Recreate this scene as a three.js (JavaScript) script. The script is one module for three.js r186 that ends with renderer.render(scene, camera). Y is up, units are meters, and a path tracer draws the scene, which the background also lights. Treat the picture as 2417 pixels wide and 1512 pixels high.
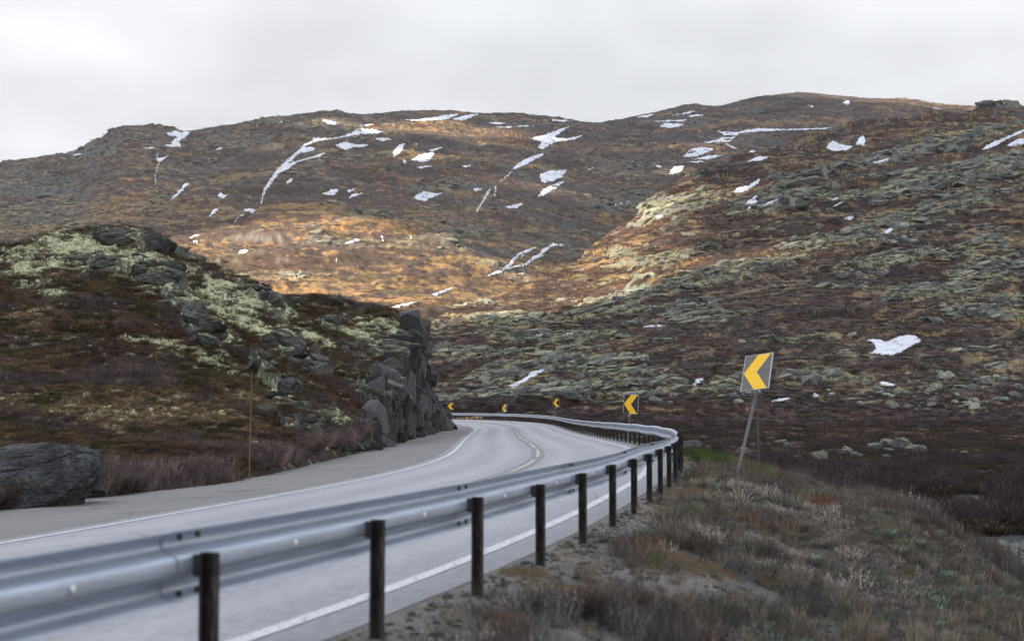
import * as THREE from 'three';
import { ConvexGeometry } from 'three/addons/geometries/ConvexGeometry.js';
import { mergeGeometries, toCreasedNormals } from 'three/addons/utils/BufferGeometryUtils.js';

// ---------------------------------------------------------------- camera, sky, sun, exposure
const F = 3400, CX = 1208, CY = 756, HZ = 956, EYE = 1.35;      // a 50 mm lens; survey pixels of a 2416 x 1512 frame
const pitch = Math.atan((HZ - CY) / F), cp = Math.cos(pitch), sp = Math.sin(pitch);
const scene = new THREE.Scene();
const camera = new THREE.PerspectiveCamera(2 * Math.atan(CY / F) * 180 / Math.PI, 1.598, 0.1, 30000);
camera.position.set(0, EYE, 0);
camera.rotation.x = pitch;
camera.focus = 70;
camera.userData.fStop = 2.2;
const renderer = new THREE.WebGLRenderer({ antialias: true });
renderer.toneMapping = THREE.LinearToneMapping;
renderer.toneMappingExposure = 3.4;
renderer.shadowMap.enabled = true;
const SUN = new THREE.Vector3(-0.74, 0.33, 0.58).normalize();
const sun = new THREE.DirectionalLight(new THREE.Color(1, 0.84, 0.62), 5);
sun.position.copy(SUN).multiplyScalar(9000);
sun.target.position.set(0, 0, -600);
sun.position.add(sun.target.position);
sun.castShadow = true;
sun.shadow.radius = 1.2;
sun.shadow.mapSize.set(4096, 4096);
Object.assign(sun.shadow.camera, { left: -3500, right: 3500, top: 2500, bottom: -2500, near: 10, far: 16000 });
scene.add(sun, sun.target);
scene.fog = new THREE.FogExp2(new THREE.Color(0.86, 0.90, 1.0), 0.000025);

// ---------------------------------------------------------------- helpers
const V3 = (x, y, z) => new THREE.Vector3(x, y, z);
const lerp = (a, b, t) => a + (b - a) * t, clamp = (x, a = 0, b = 1) => Math.min(b, Math.max(a, x));
const ss = (a, b, x) => { const t = clamp((x - a) / (b - a)); return t * t * (3 - 2 * t); };
function rng(seed) { let a = seed >>> 0; return () => { a = (a + 0x6D2B79F5) | 0; let t = Math.imul(a ^ (a >>> 15), 1 | a); t = (t + Math.imul(t ^ (t >>> 7), 61 | t)) ^ t; return ((t ^ (t >>> 14)) >>> 0) / 4294967296; }; }
const perm = new Uint8Array(512); { const r = rng(11), p = [...Array(256).keys()]; for (let i = 255; i > 0; i--) { const j = Math.floor(r() * (i + 1)); [p[i], p[j]] = [p[j], p[i]]; } for (let i = 0; i < 512; i++) perm[i] = p[i & 255]; }
const G2x = new Float32Array(256), G2y = new Float32Array(256); for (let i = 0; i < 256; i++) { G2x[i] = Math.cos(i * 2.399963); G2y[i] = Math.sin(i * 2.399963); }
const fade = (t) => t * t * t * (t * (t * 6 - 15) + 10);
function noise(x, y) {       // gradient noise, about -1 .. 1
  const xf = Math.floor(x), yf = Math.floor(y), xi = xf & 255, yi = yf & 255; x -= xf; y -= yf;
  const a = perm[perm[xi] + yi], b = perm[perm[xi + 1] + yi], c = perm[perm[xi] + yi + 1], d = perm[perm[xi + 1] + yi + 1], u = fade(x), v = fade(y);
  const n0 = G2x[a] * x + G2y[a] * y, n1 = G2x[b] * (x - 1) + G2y[b] * y, n2 = G2x[c] * x + G2y[c] * (y - 1), n3 = G2x[d] * (x - 1) + G2y[d] * (y - 1);
  return 1.5 * (n0 + u * (n1 - n0) + v * (n2 - n0 + u * (n0 - n1 - n2 + n3)));
}
function fbm(x, y, o = 4, g = 0.5) { let s = 0, a = 1, m = 0; for (let i = 0; i < o; i++) { s += a * noise(x, y); m += a; a *= g; x = x * 2.03 + 17.3; y = y * 2.03 - 9.7; } return s / m * 1.25; }
function ridged(x, y, o = 3) { let s = 0, a = 1, m = 0; for (let i = 0; i < o; i++) { s += a * (1 - 2 * Math.abs(noise(x, y))); m += a; a *= 0.5; x = x * 2.1 + 5.1; y = y * 2.1 + 3.7; } return s / m; }
const hash3 = (x, y, z) => { let h = Math.imul(x | 0, 374761393) ^ Math.imul(y | 0, 668265263) ^ Math.imul(z | 0, 1274126177); h = Math.imul(h ^ (h >>> 13), 1274126177); return ((h ^ (h >>> 16)) >>> 0) / 4294967296; };
function cells(x, y) {       // cellular noise: distance to the border, and a number for the cell
  const xi = Math.floor(x), yi = Math.floor(y); let f1 = 9, f2 = 9, id = 0;
  for (let j = -1; j <= 1; j++) for (let i = -1; i <= 1; i++) {
    const cx = xi + i, cy = yi + j, h = hash3(cx, cy, 7), dx = cx + h - x, dy = cy + hash3(cx, cy, 19) - y, d = dx * dx + dy * dy;
    if (d < f1) { f2 = f1; f1 = d; id = hash3(cx, cy, 31); } else if (d < f2) f2 = d;
  }
  return [Math.sqrt(f2) - Math.sqrt(f1), id];
}
const cellOut = { edge: 0, id: 0, f: 0 };
function cells3(x, y, z) {   // 3-D cells, each with a tilted facet
  const xi = Math.floor(x), yi = Math.floor(y), zi = Math.floor(z); let f1 = 9, f2 = 9, a = 0, b = 0, c = 0, dx0 = 0, dy0 = 0, dz0 = 0;
  for (let k = -1; k <= 1; k++) for (let j = -1; j <= 1; j++) for (let i = -1; i <= 1; i++) {
    const cx = xi + i, cy = yi + j, cz = zi + k, dx = cx + hash3(cx, cy, cz) - x, dy = cy + hash3(cy, cz, cx + 91) - y, dz = cz + hash3(cz, cx, cy + 57) - z, d = dx * dx + dy * dy + dz * dz;
    if (d < f1) { f2 = f1; f1 = d; a = cx; b = cy; c = cz; dx0 = dx; dy0 = dy; dz0 = dz; } else if (d < f2) f2 = d;
  }
  cellOut.edge = Math.sqrt(f2) - Math.sqrt(f1); cellOut.id = hash3(a + 5, b, c);
  cellOut.f = dx0 * (hash3(a, b, c + 3) * 2 - 1) + dy0 * (hash3(a, b + 9, c) * 2 - 1) + dz0 * (hash3(a + 8, b, c + 1) * 2 - 1);
  return cellOut;
}
function table(rows) {       // smooth interpolation through (x, ...values) rows
  return (x, k = 1) => {
    const n = rows.length; if (x <= rows[0][0]) return rows[0][k]; if (x >= rows[n - 1][0]) return rows[n - 1][k];
    let i = 0; while (rows[i + 1][0] < x) i++;
    const [p, q] = [rows[i], rows[i + 1]], h = q[0] - p[0], t = (x - p[0]) / h, pr = rows[i - 1] ?? p, nx = rows[i + 2] ?? q, d = (q[k] - p[k]) / h;
    let m0 = pr === p ? d : (q[k] - pr[k]) / (q[0] - pr[0]), m1 = nx === q ? d : (nx[k] - p[k]) / (nx[0] - p[0]);
    if (Math.abs(m0) > 3 * Math.abs(d)) m0 = 3 * d; if (Math.abs(m1) > 3 * Math.abs(d)) m1 = 3 * d;
    return (2 * t ** 3 - 3 * t * t + 1) * p[k] + (t ** 3 - 2 * t * t + t) * h * m0 + (-2 * t ** 3 + 3 * t * t) * q[k] + (t ** 3 - t * t) * h * m1;
  };
}
// survey: a frame position -> bearing u = x / depth and slope t = rise / depth, and back
function ray(px, py) { const yc = (CY - py) / F, f = cp - yc * sp; return [(px - CX) / F / f, (yc * cp + sp) / f]; }
function at(px, py, D) { const [u, t] = ray(px, py); return V3(u * D, EYE + t * D, -D); }
function toPx(u, t) { const w = t * sp + cp; return [CX + F * u / w, CY - F * (t * cp - sp) / w]; }
const lin = (c) => (c <= 0.04045 ? c / 12.92 : ((c + 0.055) / 1.055) ** 2.4);
const A = (hex, k = 1) => [16, 8, 0].map((s) => lin(((hex >> s) & 255) / 255) * k);       // sRGB hex -> linear triple
const mix3 = (a, b, t) => [a[0] + (b[0] - a[0]) * t, a[1] + (b[1] - a[1]) * t, a[2] + (b[2] - a[2]) * t];
const used = {};
function numbered(name) { used[name] = (used[name] ?? -1) + 1; return used[name] ? name + '_' + String(used[name]).padStart(3, '0') : name; }
function tag(o, label, category, group) { Object.assign(o.userData, { label, category }); if (group) o.userData.group = group; return o; }
function add(o, parent = scene) { parent.add(o); o.traverse((m) => { if (m.isMesh) m.castShadow = m.receiveShadow = true; }); return o; }
function part(name, geometry, material, parent) { const m = new THREE.Mesh(geometry, material); m.name = name; return add(m, parent); }
function top(name, geometry, material) { const m = new THREE.Mesh(geometry, material); m.name = numbered(name); return add(m); }
function structure(name, geometry, material, label) { const m = top(name, geometry, material); m.userData.kind = 'structure'; if (label) m.userData.label = label; return m; }
function group(name, label, category, grp) { const g = new THREE.Group(); g.name = numbered(name); scene.add(g); return tag(g, label, category, grp); }
const std = (o) => new THREE.MeshStandardMaterial({ roughness: 0.95, ...o });
function geo(pos, idx, col, uv) {
  const g = new THREE.BufferGeometry(); g.setAttribute('position', new THREE.BufferAttribute(pos instanceof Float32Array ? pos : new Float32Array(pos), 3));
  if (idx) g.setIndex(new THREE.BufferAttribute(idx instanceof Uint32Array ? idx : new Uint32Array(idx), 1));
  if (col) g.setAttribute('color', new THREE.BufferAttribute(col instanceof Float32Array ? col : new Float32Array(col), 3));
  if (uv) g.setAttribute('uv', new THREE.BufferAttribute(uv instanceof Float32Array ? uv : new Float32Array(uv), 2));
  return g;
}
function gridIndex(nu, nv, flip) {
  const idx = new Uint32Array((nu - 1) * (nv - 1) * 6); let k = 0;
  for (let j = 0; j < nv - 1; j++) for (let i = 0; i < nu - 1; i++) {
    const a = j * nu + i, b = a + 1, c = a + nu, d = c + 1;
    if (flip) { idx[k++] = a; idx[k++] = c; idx[k++] = b; idx[k++] = b; idx[k++] = c; idx[k++] = d; } else { idx[k++] = a; idx[k++] = b; idx[k++] = c; idx[k++] = b; idx[k++] = d; idx[k++] = c; }
  }
  return idx;
}
function tileTexture(n, fn, srgb = false) {       // a repeating texture computed from fn(u, v) -> [r, g, b]
  const d = new Uint8Array(n * n * 4);
  for (let y = 0; y < n; y++) for (let x = 0; x < n; x++) { const c = fn(x / n, y / n), o = (y * n + x) * 4; d[o] = clamp(c[0]) * 255; d[o + 1] = clamp(c[1]) * 255; d[o + 2] = clamp(c[2]) * 255; d[o + 3] = 255; }
  const t = new THREE.DataTexture(d, n, n); t.wrapS = t.wrapT = THREE.RepeatWrapping; t.magFilter = THREE.LinearFilter; t.minFilter = THREE.LinearMipmapLinearFilter; t.generateMipmaps = true; t.needsUpdate = true; if (srgb) t.colorSpace = THREE.SRGBColorSpace; return t;
}
function torus(u, v, f, seed) {       // seamless noise on a unit tile
  const a = noise(u * f + seed, v * f + seed), b = noise((u - 1) * f + seed, v * f + seed), c = noise(u * f + seed, (v - 1) * f + seed), d = noise((u - 1) * f + seed, (v - 1) * f + seed), s = fade(u), t = fade(v);
  return lerp(lerp(a, b, s), lerp(c, d, s), t) * (1 + 0.5 * Math.min(Math.min(s, 1 - s) * 2, 1));
}

// ---------------------------------------------------------------- sky: a bright, closed layer of cloud
{
  const w = 1024, h = 512, d = new Float32Array(w * h * 4);
  for (let y = 0; y < h; y++) for (let x = 0; x < w; x++) {
    const el = (0.5 - (y + 0.5) / h) * Math.PI, az = ((x + 0.5) / w) * 2 * Math.PI;
    const dx = Math.cos(el) * Math.cos(az), dz = Math.cos(el) * Math.sin(az), dy = Math.max(0.03, Math.sin(el) + 0.09);
    const px = dx / dy, pz = dz / dy;                            // the cloud layer seen from below
    const n = fbm(px * 0.9 + 3.1, pz * 0.9 + 1.7, 5), m = fbm(px * 0.3 - 8.3, pz * 0.3 + 4.4, 3), f = fbm(px * 3.1 + 11, pz * 3.1, 4);
    let v = 0.274 + 0.055 * n + 0.05 * m + 0.025 * f;
    v *= (1 + 0.9 * Math.max(0, Math.sin(el))) / 1.17;      // an overcast sky is brightest overhead
    const low = Math.exp(-Math.max(0, el) * 9);
    v += 0.012 * low;
    const warm = clamp(0.35 + 0.9 * m + 0.4 * n);
    const c = mix3([0.965, 0.985, 1.03], [1.02, 1.0, 0.965], warm);
    for (let k = 0; k < 3; k++) c[k] *= lerp(1, [0.90, 0.975, 1.13][k], ss(0.25, 0.9, Math.sin(el)));      // thinner, bluer cloud overhead
    const o = (y * w + x) * 4; d[o] = v * c[0]; d[o + 1] = v * c[1]; d[o + 2] = v * c[2]; d[o + 3] = 1;
  }
  // rows run from the nadir up in a DataTexture
  const flip = new Float32Array(d.length); for (let y = 0; y < h; y++) flip.set(d.subarray((h - 1 - y) * w * 4, (h - y) * w * 4), y * w * 4);
  const t = new THREE.DataTexture(flip, w, h, THREE.RGBAFormat, THREE.FloatType); t.mapping = THREE.EquirectangularReflectionMapping; t.magFilter = THREE.LinearFilter; t.needsUpdate = true;
  scene.background = t; scene.environment = t;
}

// ---------------------------------------------------------------- road alignment (the guard rail is its outer edge)
const railPlan = [[-8.6, -14], [-5.9, -6], [-3.85, 0], [-2.28, 4], [-1.43, 6.6], [-0.27, 10.6], [0.70, 14.6], [1.55, 18.6], [2.29, 22.6], [2.95, 26.5], [3.7, 32], [4.3, 38], [4.72, 45], [4.88, 53], [4.82, 62], [4.6, 75], [4.36, 90], [4.25, 108], [4.05, 125], [3.5, 138], [2.3, 150], [-0.9, 165], [-8.2, 187], [-18, 212], [-31, 240]];
const roadY = table([[-20, 0], [20, 0], [32, -0.05], [60, -0.2], [83, -0.35], [111, -0.46], [145, -0.44], [170, -0.40], [200, -0.5], [260, -0.9]]);
const planPts = new THREE.CatmullRomCurve3(railPlan.map(([x, d]) => V3(x, 0, -d)), false, 'centripetal').getSpacedPoints(2700);
const roadLen = planPts.slice(1).reduce((a, p, i) => a + p.distanceTo(planPts[i]), 0);
function rail(s) {           // point, heading and left-hand normal at the distance s along the rail
  const f = clamp(s / roadLen, 0, 0.99999) * (planPts.length - 1), i = Math.floor(f), p = planPts[i], q = planPts[i + 1], k = f - i;
  const a = planPts[Math.max(0, i - 6)], b = planPts[Math.min(planPts.length - 1, i + 7)], dx = b.x - a.x, dz = b.z - a.z, l = Math.hypot(dx, dz);
  return { x: lerp(p.x, q.x, k), z: lerp(p.z, q.z, k), tx: dx / l, tz: dz / l, lx: dz / l, lz: -dx / l };
}
const sAt = (D) => { let lo = 0, hi = roadLen; for (let i = 0; i < 40; i++) { const m = (lo + hi) / 2; if (-rail(m).z < D) lo = m; else hi = m; } return lo; };
function roadPt(s, o, dy = 0) { const r = rail(s); return V3(r.x + r.lx * o, roadY(-r.z) - 0.04 * o + dy, r.z + r.lz * o); }
function range(a, b, d) { const n = Math.max(1, Math.round((b - a) / d)); return Array.from({ length: n + 1 }, (_, i) => a + (b - a) * i / n); }
function strip(sList, oFn, n, dyFn, colFn) {      // a sheet along the road: oFn(s, k) gives the offset of line k
  const pos = [], uv = [], col = [];
  for (const s of sList) for (let k = 0; k < n; k++) { const o = oFn(s, k), p = roadPt(s, o, dyFn(s, o, k)); pos.push(p.x, p.y, p.z); uv.push(o, s); if (colFn) col.push(...colFn(s, o, p)); }
  const g = geo(pos, gridIndex(n, sList.length), colFn && col, uv); g.computeVertexNormals(); return g;
}
const sEnd = roadLen - 2, sEye = sAt(0);
const grainTex = tileTexture(256, (u, v) => { const n = 0.5 + 0.35 * torus(u, v, 60, 3) + 0.25 * torus(u, v, 120, 9) + 0.1 * torus(u, v, 9, 5); return [n, n, n]; });
const grainBump = grainTex.clone(); grainBump.repeat.set(0.9, 0.9); grainBump.needsUpdate = true;
const asphaltTex = tileTexture(512, (u, v) => { const n = 0.82 + 0.13 * torus(u, v, 130, 13) + 0.08 * torus(u, v, 60, 43) + 0.025 * torus(u, v, 12, 21) + 0.02 * torus(u, v, 3, 2); return [n, n, n * 1.01]; }, true);
asphaltTex.repeat.set(0.33, 0.33);
{
  // wheel tracks polished by traffic, a few sealed cracks, loose grit toward the edges
  const track = (o) => [1.55, 3.05, 4.95, 6.45].reduce((a, c) => Math.max(a, Math.exp(-(((o - c) / 0.36) ** 2))), 0);
  const rt = tileTexture(512, (u, v) => { const n = 0.56 - 0.14 * track(u * 8) + 0.03 * torus(u, v, 40, 7) + 0.03 * torus(u, v, 7, 3); return [n, n, n]; });
  rt.repeat.set(1 / 8, 1 / 23);
  const rg = rng(61), roadTex = tileTexture(1536, (u, v) => {
    const tr = track(u * 8 + 0.12 * torus(u, v, 3, 14)), grit = rg(), e = Math.min(Math.abs(u * 8 - 0.3), Math.abs(u * 8 - 7.4)), c1 = Math.abs(torus(u, v, 5, 91)), c2 = Math.abs(torus(u, v, 6, 33));
    let n = 0.80 + 0.07 * tr + 0.16 * (grit - 0.5) + 0.07 * torus(u, v, 120, 13) + 0.035 * torus(u, v, 16, 21) + 0.035 * torus(u, v, 4, 2); n *= 1 - 0.3 * ss(0.012, 0.004, c1) * ss(0.1, 0.3, torus(u, v, 4, 71)) - 0.25 * ss(0.010, 0.003, c2) * ss(0.15, 0.35, torus(u, v, 3, 7)); n *= 1 - 0.10 * ss(0.5, 0.05, e) * (0.5 + grit); return [n, n, n * 1.01];
  }, true); roadTex.repeat.set(1 / 8, 1 / 23);
  const asphalt = std({ color: new THREE.Color().setRGB(0.42, 0.43, 0.452), map: roadTex, roughness: 1, roughnessMap: rt, bumpMap: grainBump, bumpScale: 0.0006 });
  const sl = range(0, sEnd, 1.2);
  const road = structure('road', strip(sl, (s, k) => [0.22, 2.5, 4.5, 7.55][k] + (k === 0 ? 0.05 * noise(s * 0.9, 3) : k === 3 ? 0.07 * noise(s * 0.7, 9) : 0), 4, () => 0), asphalt, 'grey two lane asphalt road bending left round the knoll');
  const wearTex = tileTexture(256, (u, v) => { const n = 0.86 + 0.14 * torus(u, v, 40, 77) + 0.12 * torus(u, v, 90, 31) - 0.35 * ss(0.35, 0.7, torus(u, v, 22, 61)); return [n, n, n]; }, true); wearTex.repeat.set(0.9, 0.9);
  const white = std({ color: new THREE.Color().setRGB(0.78, 0.78, 0.78), map: wearTex, roughness: 0.6 }), yellow = std({ color: new THREE.Color().setRGB(0.74, 0.60, 0.42), map: wearTex, roughness: 0.6 });
  const line = (name, s0, s1, o0, o1, m, lift) => part(name, strip(range(s0, s1, 1), (s, k) => [o0, o1][k], 2, () => lift), m, road);
  line('edge_line', 0, sEnd, 0.64, 0.79, white, 0.006);
  line('edge_line', 0, sEnd, 7.12, 7.25, white, 0.006);
  const milled = std({ color: new THREE.Color().setRGB(0.30, 0.31, 0.33), map: asphaltTex, roughness: 0.7, bumpMap: grainBump, bumpScale: 0.001 });
  line('milled_strip', 0, sEnd, 3.72, 4.17, milled, 0.004);
  const s0 = sAt(33.4); for (let k = -4; k < 16; k++) { const a = s0 + k * 12; if (a > 0 && a + 9 < sEnd) line('centre_dash', a, a + 9, 3.90, 3.99, yellow, 0.009); }
}
const shoulderEnd = sAt(131), shoulderFrom = sAt(112);
{
  const sl = range(0, sAt(185), 0.5), lines = [7.42, 7.6, 8.2, 9, 9.8, 10.5, 11.2, 12, 13, 15];
  const tone = A(0xa09f9f, 1.08), tan = A(0xaaa7a2, 1.08), dark = A(0x7a7775, 0.9);
  const tex = tileTexture(512, (u, v) => { const n = 0.72 + 0.2 * torus(u, v, 150, 5) + 0.16 * torus(u, v, 70, 8) + 0.06 * torus(u, v, 14, 2); return [n, n, n * 0.99]; }, true); tex.repeat.set(0.4, 0.4);
  structure('road_shoulder', strip(sl, (s, k) => lines[k] + (k === 0 ? 0 : 0), lines.length, (s, o) => -0.012 - 0.02 * ss(7.6, 9, o) + 0.025 * fbm(s * 0.6, o * 0.9, 3) * ss(7.6, 8.4, o), (s, o, p) => {
    let c = mix3(tone, tan, clamp(0.5 + fbm(s * 0.25, o * 0.6, 3))); return mix3(c, dark, 0.6 * ss(0.25, 0.6, fbm(s * 0.55 + 40, o * 1.6, 4)));
  }), std({ vertexColors: true, map: tex, bumpMap: grainBump, bumpScale: 0.012 }), 'bare grey gravel strip between the road and the knoll');
}

// ---------------------------------------------------------------- verge and embankment on the outer side
const crestAt = table([[-10, 3.1], [20, 3.2], [28, 4.5], [36, 3.2], [46, 2.0], [70, 1.6], [260, 1.6]]);
function vergeY(s, q, x, z) {
  const D = -z, c = crestAt(D), hum = ss(0.6, 2.2, q);
  let y = -0.013 - 0.12 * ss(-0.05, 1.6, q) - lerp(0.30, 0.20, ss(17, 27, D)) * clamp(q - 1, 0, c - 1) - 0.62 * Math.max(0, q - c);
  y += hum * (0.16 * fbm(x * 0.55, z * 0.55, 3) + 0.05 * fbm(x * 2.1, z * 2.1, 2)) + 0.02 * fbm(x * 4, z * 4, 2) * ss(-0.1, 0.3, q);
  return y;
}
const vergePt = (s, q) => { const p = roadPt(s, -q, 0); p.y = roadY(-rail(s).z) + vergeY(s, q, p.x, p.z); return p; };
const sand = A(0x9f9b98, 0.92), sandDark = A(0x726e6c, 0.8), peat = A(0x4a3f38, 0.55), mossRust = A(0x7a5216, 0.8), mossGreen = A(0x57521a, 0.8);
function vergeSoil(x, z, q) {      // 0 bare gravel .. 1 overgrown
  return clamp(ss(0.1, 0.8, q + 0.6 * fbm(x * 0.8, z * 0.8, 3)) * ss(-0.6, 0.25, fbm(x * 0.42 + 9, z * 0.42, 3) + 0.16 * (q - 1.9)));
}
const mossSpots = [[1610, 1325, 115, 26, 0.28], [1240, 1355, 60, 18, 0.1], [1640, 1165, 90, 14, 0.1], [1330, 1400, 90, 24, 0.15]];
{
  const sl = [...range(sAt(-3), sAt(44), 0.11), ...range(sAt(44.8), sEnd, 0.8)], ql = [];
  for (let k = 0; k < 92; k++) ql.push(-0.24 + 17 * (k / 91) ** 1.55);
  const pos = [], col = [], uv = [];
  for (const s of sl) for (const q of ql) {
    const p = vergePt(s, q); pos.push(p.x, p.y, p.z); uv.push(p.x, p.z);
    const soil = vergeSoil(p.x, p.z, q), g = fbm(p.x * 3, p.z * 3, 3);
    let c = mix3(sand, sandDark, clamp(0.25 + 0.8 * g)); c = mix3(c, peat, clamp(soil * 1.1 + 0.15 * g));
    if (-p.z < 45 && p.z < -5) {
      const [px, py] = toPx(p.x / -p.z, (p.y - EYE) / -p.z);
      for (const [mx, my, rx, ry, tilt] of mossSpots) { const dx = px - mx, dy = py - my - dx * tilt, r = Math.hypot(dx / rx, dy / ry) + 0.35 * fbm(p.x * 2.4, p.z * 2.4, 3); if (r < 1) { c = mix3(mossRust, mossGreen, ss(-0.3, 0.3, fbm(p.x * 6, p.z * 6, 2))); pos[pos.length - 2] += 0.05 * (1 - r); } }
    }
    col.push(...c);
  }
  const g = geo(pos, gridIndex(ql.length, sl.length, true), col, uv); g.computeVertexNormals();
  const tex = tileTexture(512, (u, v) => { const n = 0.7 + 0.24 * torus(u, v, 130, 55) + 0.2 * torus(u, v, 60, 58) + 0.1 * torus(u, v, 20, 52); return [n, n * 0.985, n * 0.96]; }, true); tex.repeat.set(0.7, 0.7);
  const b = grainTex.clone(); b.repeat.set(0.6, 0.6); b.needsUpdate = true;
  structure('road_verge', g, std({ vertexColors: true, map: tex, bumpMap: b, bumpScale: 0.02 }), 'sandy verge and bank behind the guard rail');
}

// ---------------------------------------------------------------- terrain beyond the road
const river = [[90, 50], [60, 54], [40, 54], [22, 53], [14.5, 47], [13.5, 34], [15, 12], [18, -12]], creek = [[90, 88], [48, 82], [30, 84], [22, 79], [15, 84]];
function lineDist(pts, x, D) { let m = 1e9; for (let i = 0; i < pts.length - 1; i++) { const [ax, ay] = pts[i], [bx, by] = pts[i + 1], dx = bx - ax, dy = by - ay, t = clamp(((x - ax) * dx + (D - ay) * dy) / (dx * dx + dy * dy)); m = Math.min(m, Math.hypot(x - ax - dx * t, D - ay - dy * t)); } return m; }
const floorY = table([[0, -4.35], [60, -4.15], [90, -3.9], [110, -3.35], [145, -2.6], [170, -1.9], [200, -1.1], [230, 0]]);
function valleyY(x, D) {
  let y = floorY(D);
  if (D < 110) { const r = lineDist(river, x, D) + 1.2 * fbm(x * 0.3, D * 0.3, 2), c = lineDist(creek, x, D) + 0.8 * fbm(x * 0.4, D * 0.4, 2); y -= 1.3 * ss(7.6, 5.2, r) + 1.0 * ss(2.6, 1.2, c); }
  return y;
}
function shareRows(w, nu, nf, nv, put) {
  for (let pass = 0; pass < 2; pass++) for (let j = 0; j < nf; j++) { const R = 13, row = w.slice(j * nu, j * nu + nu); let s = 0; for (let i = -R; i <= R; i++) s += row[clamp(i, 0, nu - 1)]; for (let i = 0; i < nu; i++) { w[j * nu + i] = s / (2 * R + 1); s += row[Math.min(nu - 1, i + R + 1)] - row[Math.max(0, i - R)]; } }
  const c = new Float64Array(nf);
  for (let i = 0; i < nu; i++) { for (let j = 1; j < nf; j++) c[j] = c[j - 1] + w[j * nu + i]; for (let j = 0, k = 0; j < nv; j++) { const s = c[nf - 1] * j / (nv - 1); while (k < nf - 2 && c[k + 1] < s) k++; put(i, j * nu + i, k, clamp((s - c[k]) / Math.max(1e-12, c[k + 1] - c[k]))); } }
}
function makeGrid(u0, u1, nu, nv, flat, fn) {       // rows go from near to far along each bearing; fn(u, v) -> [depth, height]
  const T = { u0, du: (u1 - u0) / (nu - 1), nu, nv, D: new Float32Array(nu * nv), Y: new Float32Array(nu * nv), pos: new Float32Array(nu * nv * 3) };
  const nf = Math.round(nv * 2.4), fD = new Float32Array(nf * nu), fY = new Float32Array(nf * nu), w = new Float32Array(nf * nu);
  // each profile is worked out finely; rows are then shared out by how much of the view each stretch takes up, so that steep steps get rows too
  for (let i = 0; i < nu; i++) { const f = fn(u0 + T.du * i); for (let j = 0; j < nf; j++) { const r = f(j / (nf - 1)), o = j * nu + i; fD[o] = r[0]; fY[o] = r[1]; if (j) w[o] = Math.hypot((r[1] - fY[o - nu]) / r[0], Math.log(r[0] / fD[o - nu]) * flat); } }
  shareRows(w, nu, nf, nv, (i, o, k, t) => { const a = k * nu + i, b = a + nu, D = lerp(fD[a], fD[b], t), y = lerp(fY[a], fY[b], t); T.D[o] = D; T.Y[o] = y; T.pos[o * 3] = (u0 + T.du * i) * D; T.pos[o * 3 + 1] = y; T.pos[o * 3 + 2] = -D; });
  T.geo = geo(T.pos, gridIndex(nu, nv)); T.geo.computeVertexNormals(); T.N = T.geo.attributes.normal.array;
  T.cast = (px, py) => {
    const [u, t] = ray(px, py), f = (u - u0) / T.du, i = Math.floor(f), k = f - i; if (i < 0 || i >= nu - 1) return null;
    let pd = 0, py0 = 0, pt = -9;
    for (let j = 0; j < nv; j++) { const o = j * nu + i, D = lerp(T.D[o], T.D[o + 1], k), Y = lerp(T.Y[o], T.Y[o + 1], k), tt = (Y - EYE) / D; if (tt >= t) { if (!j) return null; const w = (t - pt) / Math.max(1e-9, tt - pt), d = lerp(pd, D, w); return V3(u * d, lerp(py0, Y, w), -d); } pd = D; py0 = Y; pt = tt; }
    return null;
  };
  return T;
}
// one palette for the hills (linear reflectance)
const K = 0.37;
const heather = A(0x5c3e30, K), heatherPurple = A(0x523f3e, K), rust = A(0x744a32, K), straw = A(0xa8854f, 0.52), olive = A(0x47401f, K), lichen = A(0xb3a873, 0.66), rockGrey = A(0x7d8380, 0.7), rockGreen = A(0x727d76, 0.7), rockDark = A(0x45474a, K);
function blobs(list, px, py) { let m = 0; for (const [x, y, rx, ry, tilt] of list) { const dx = px - x; if (Math.abs(dx) > rx * 1.5) continue; const dy = py - y - dx * tilt, r = Math.hypot(dx / rx, dy / ry); if (r < 1.5) m = Math.max(m, 1.5 - r); } return m; }

const heathDark = A(0x3a2c26, K);
const ochre = A(0x978660, 0.48);
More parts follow.
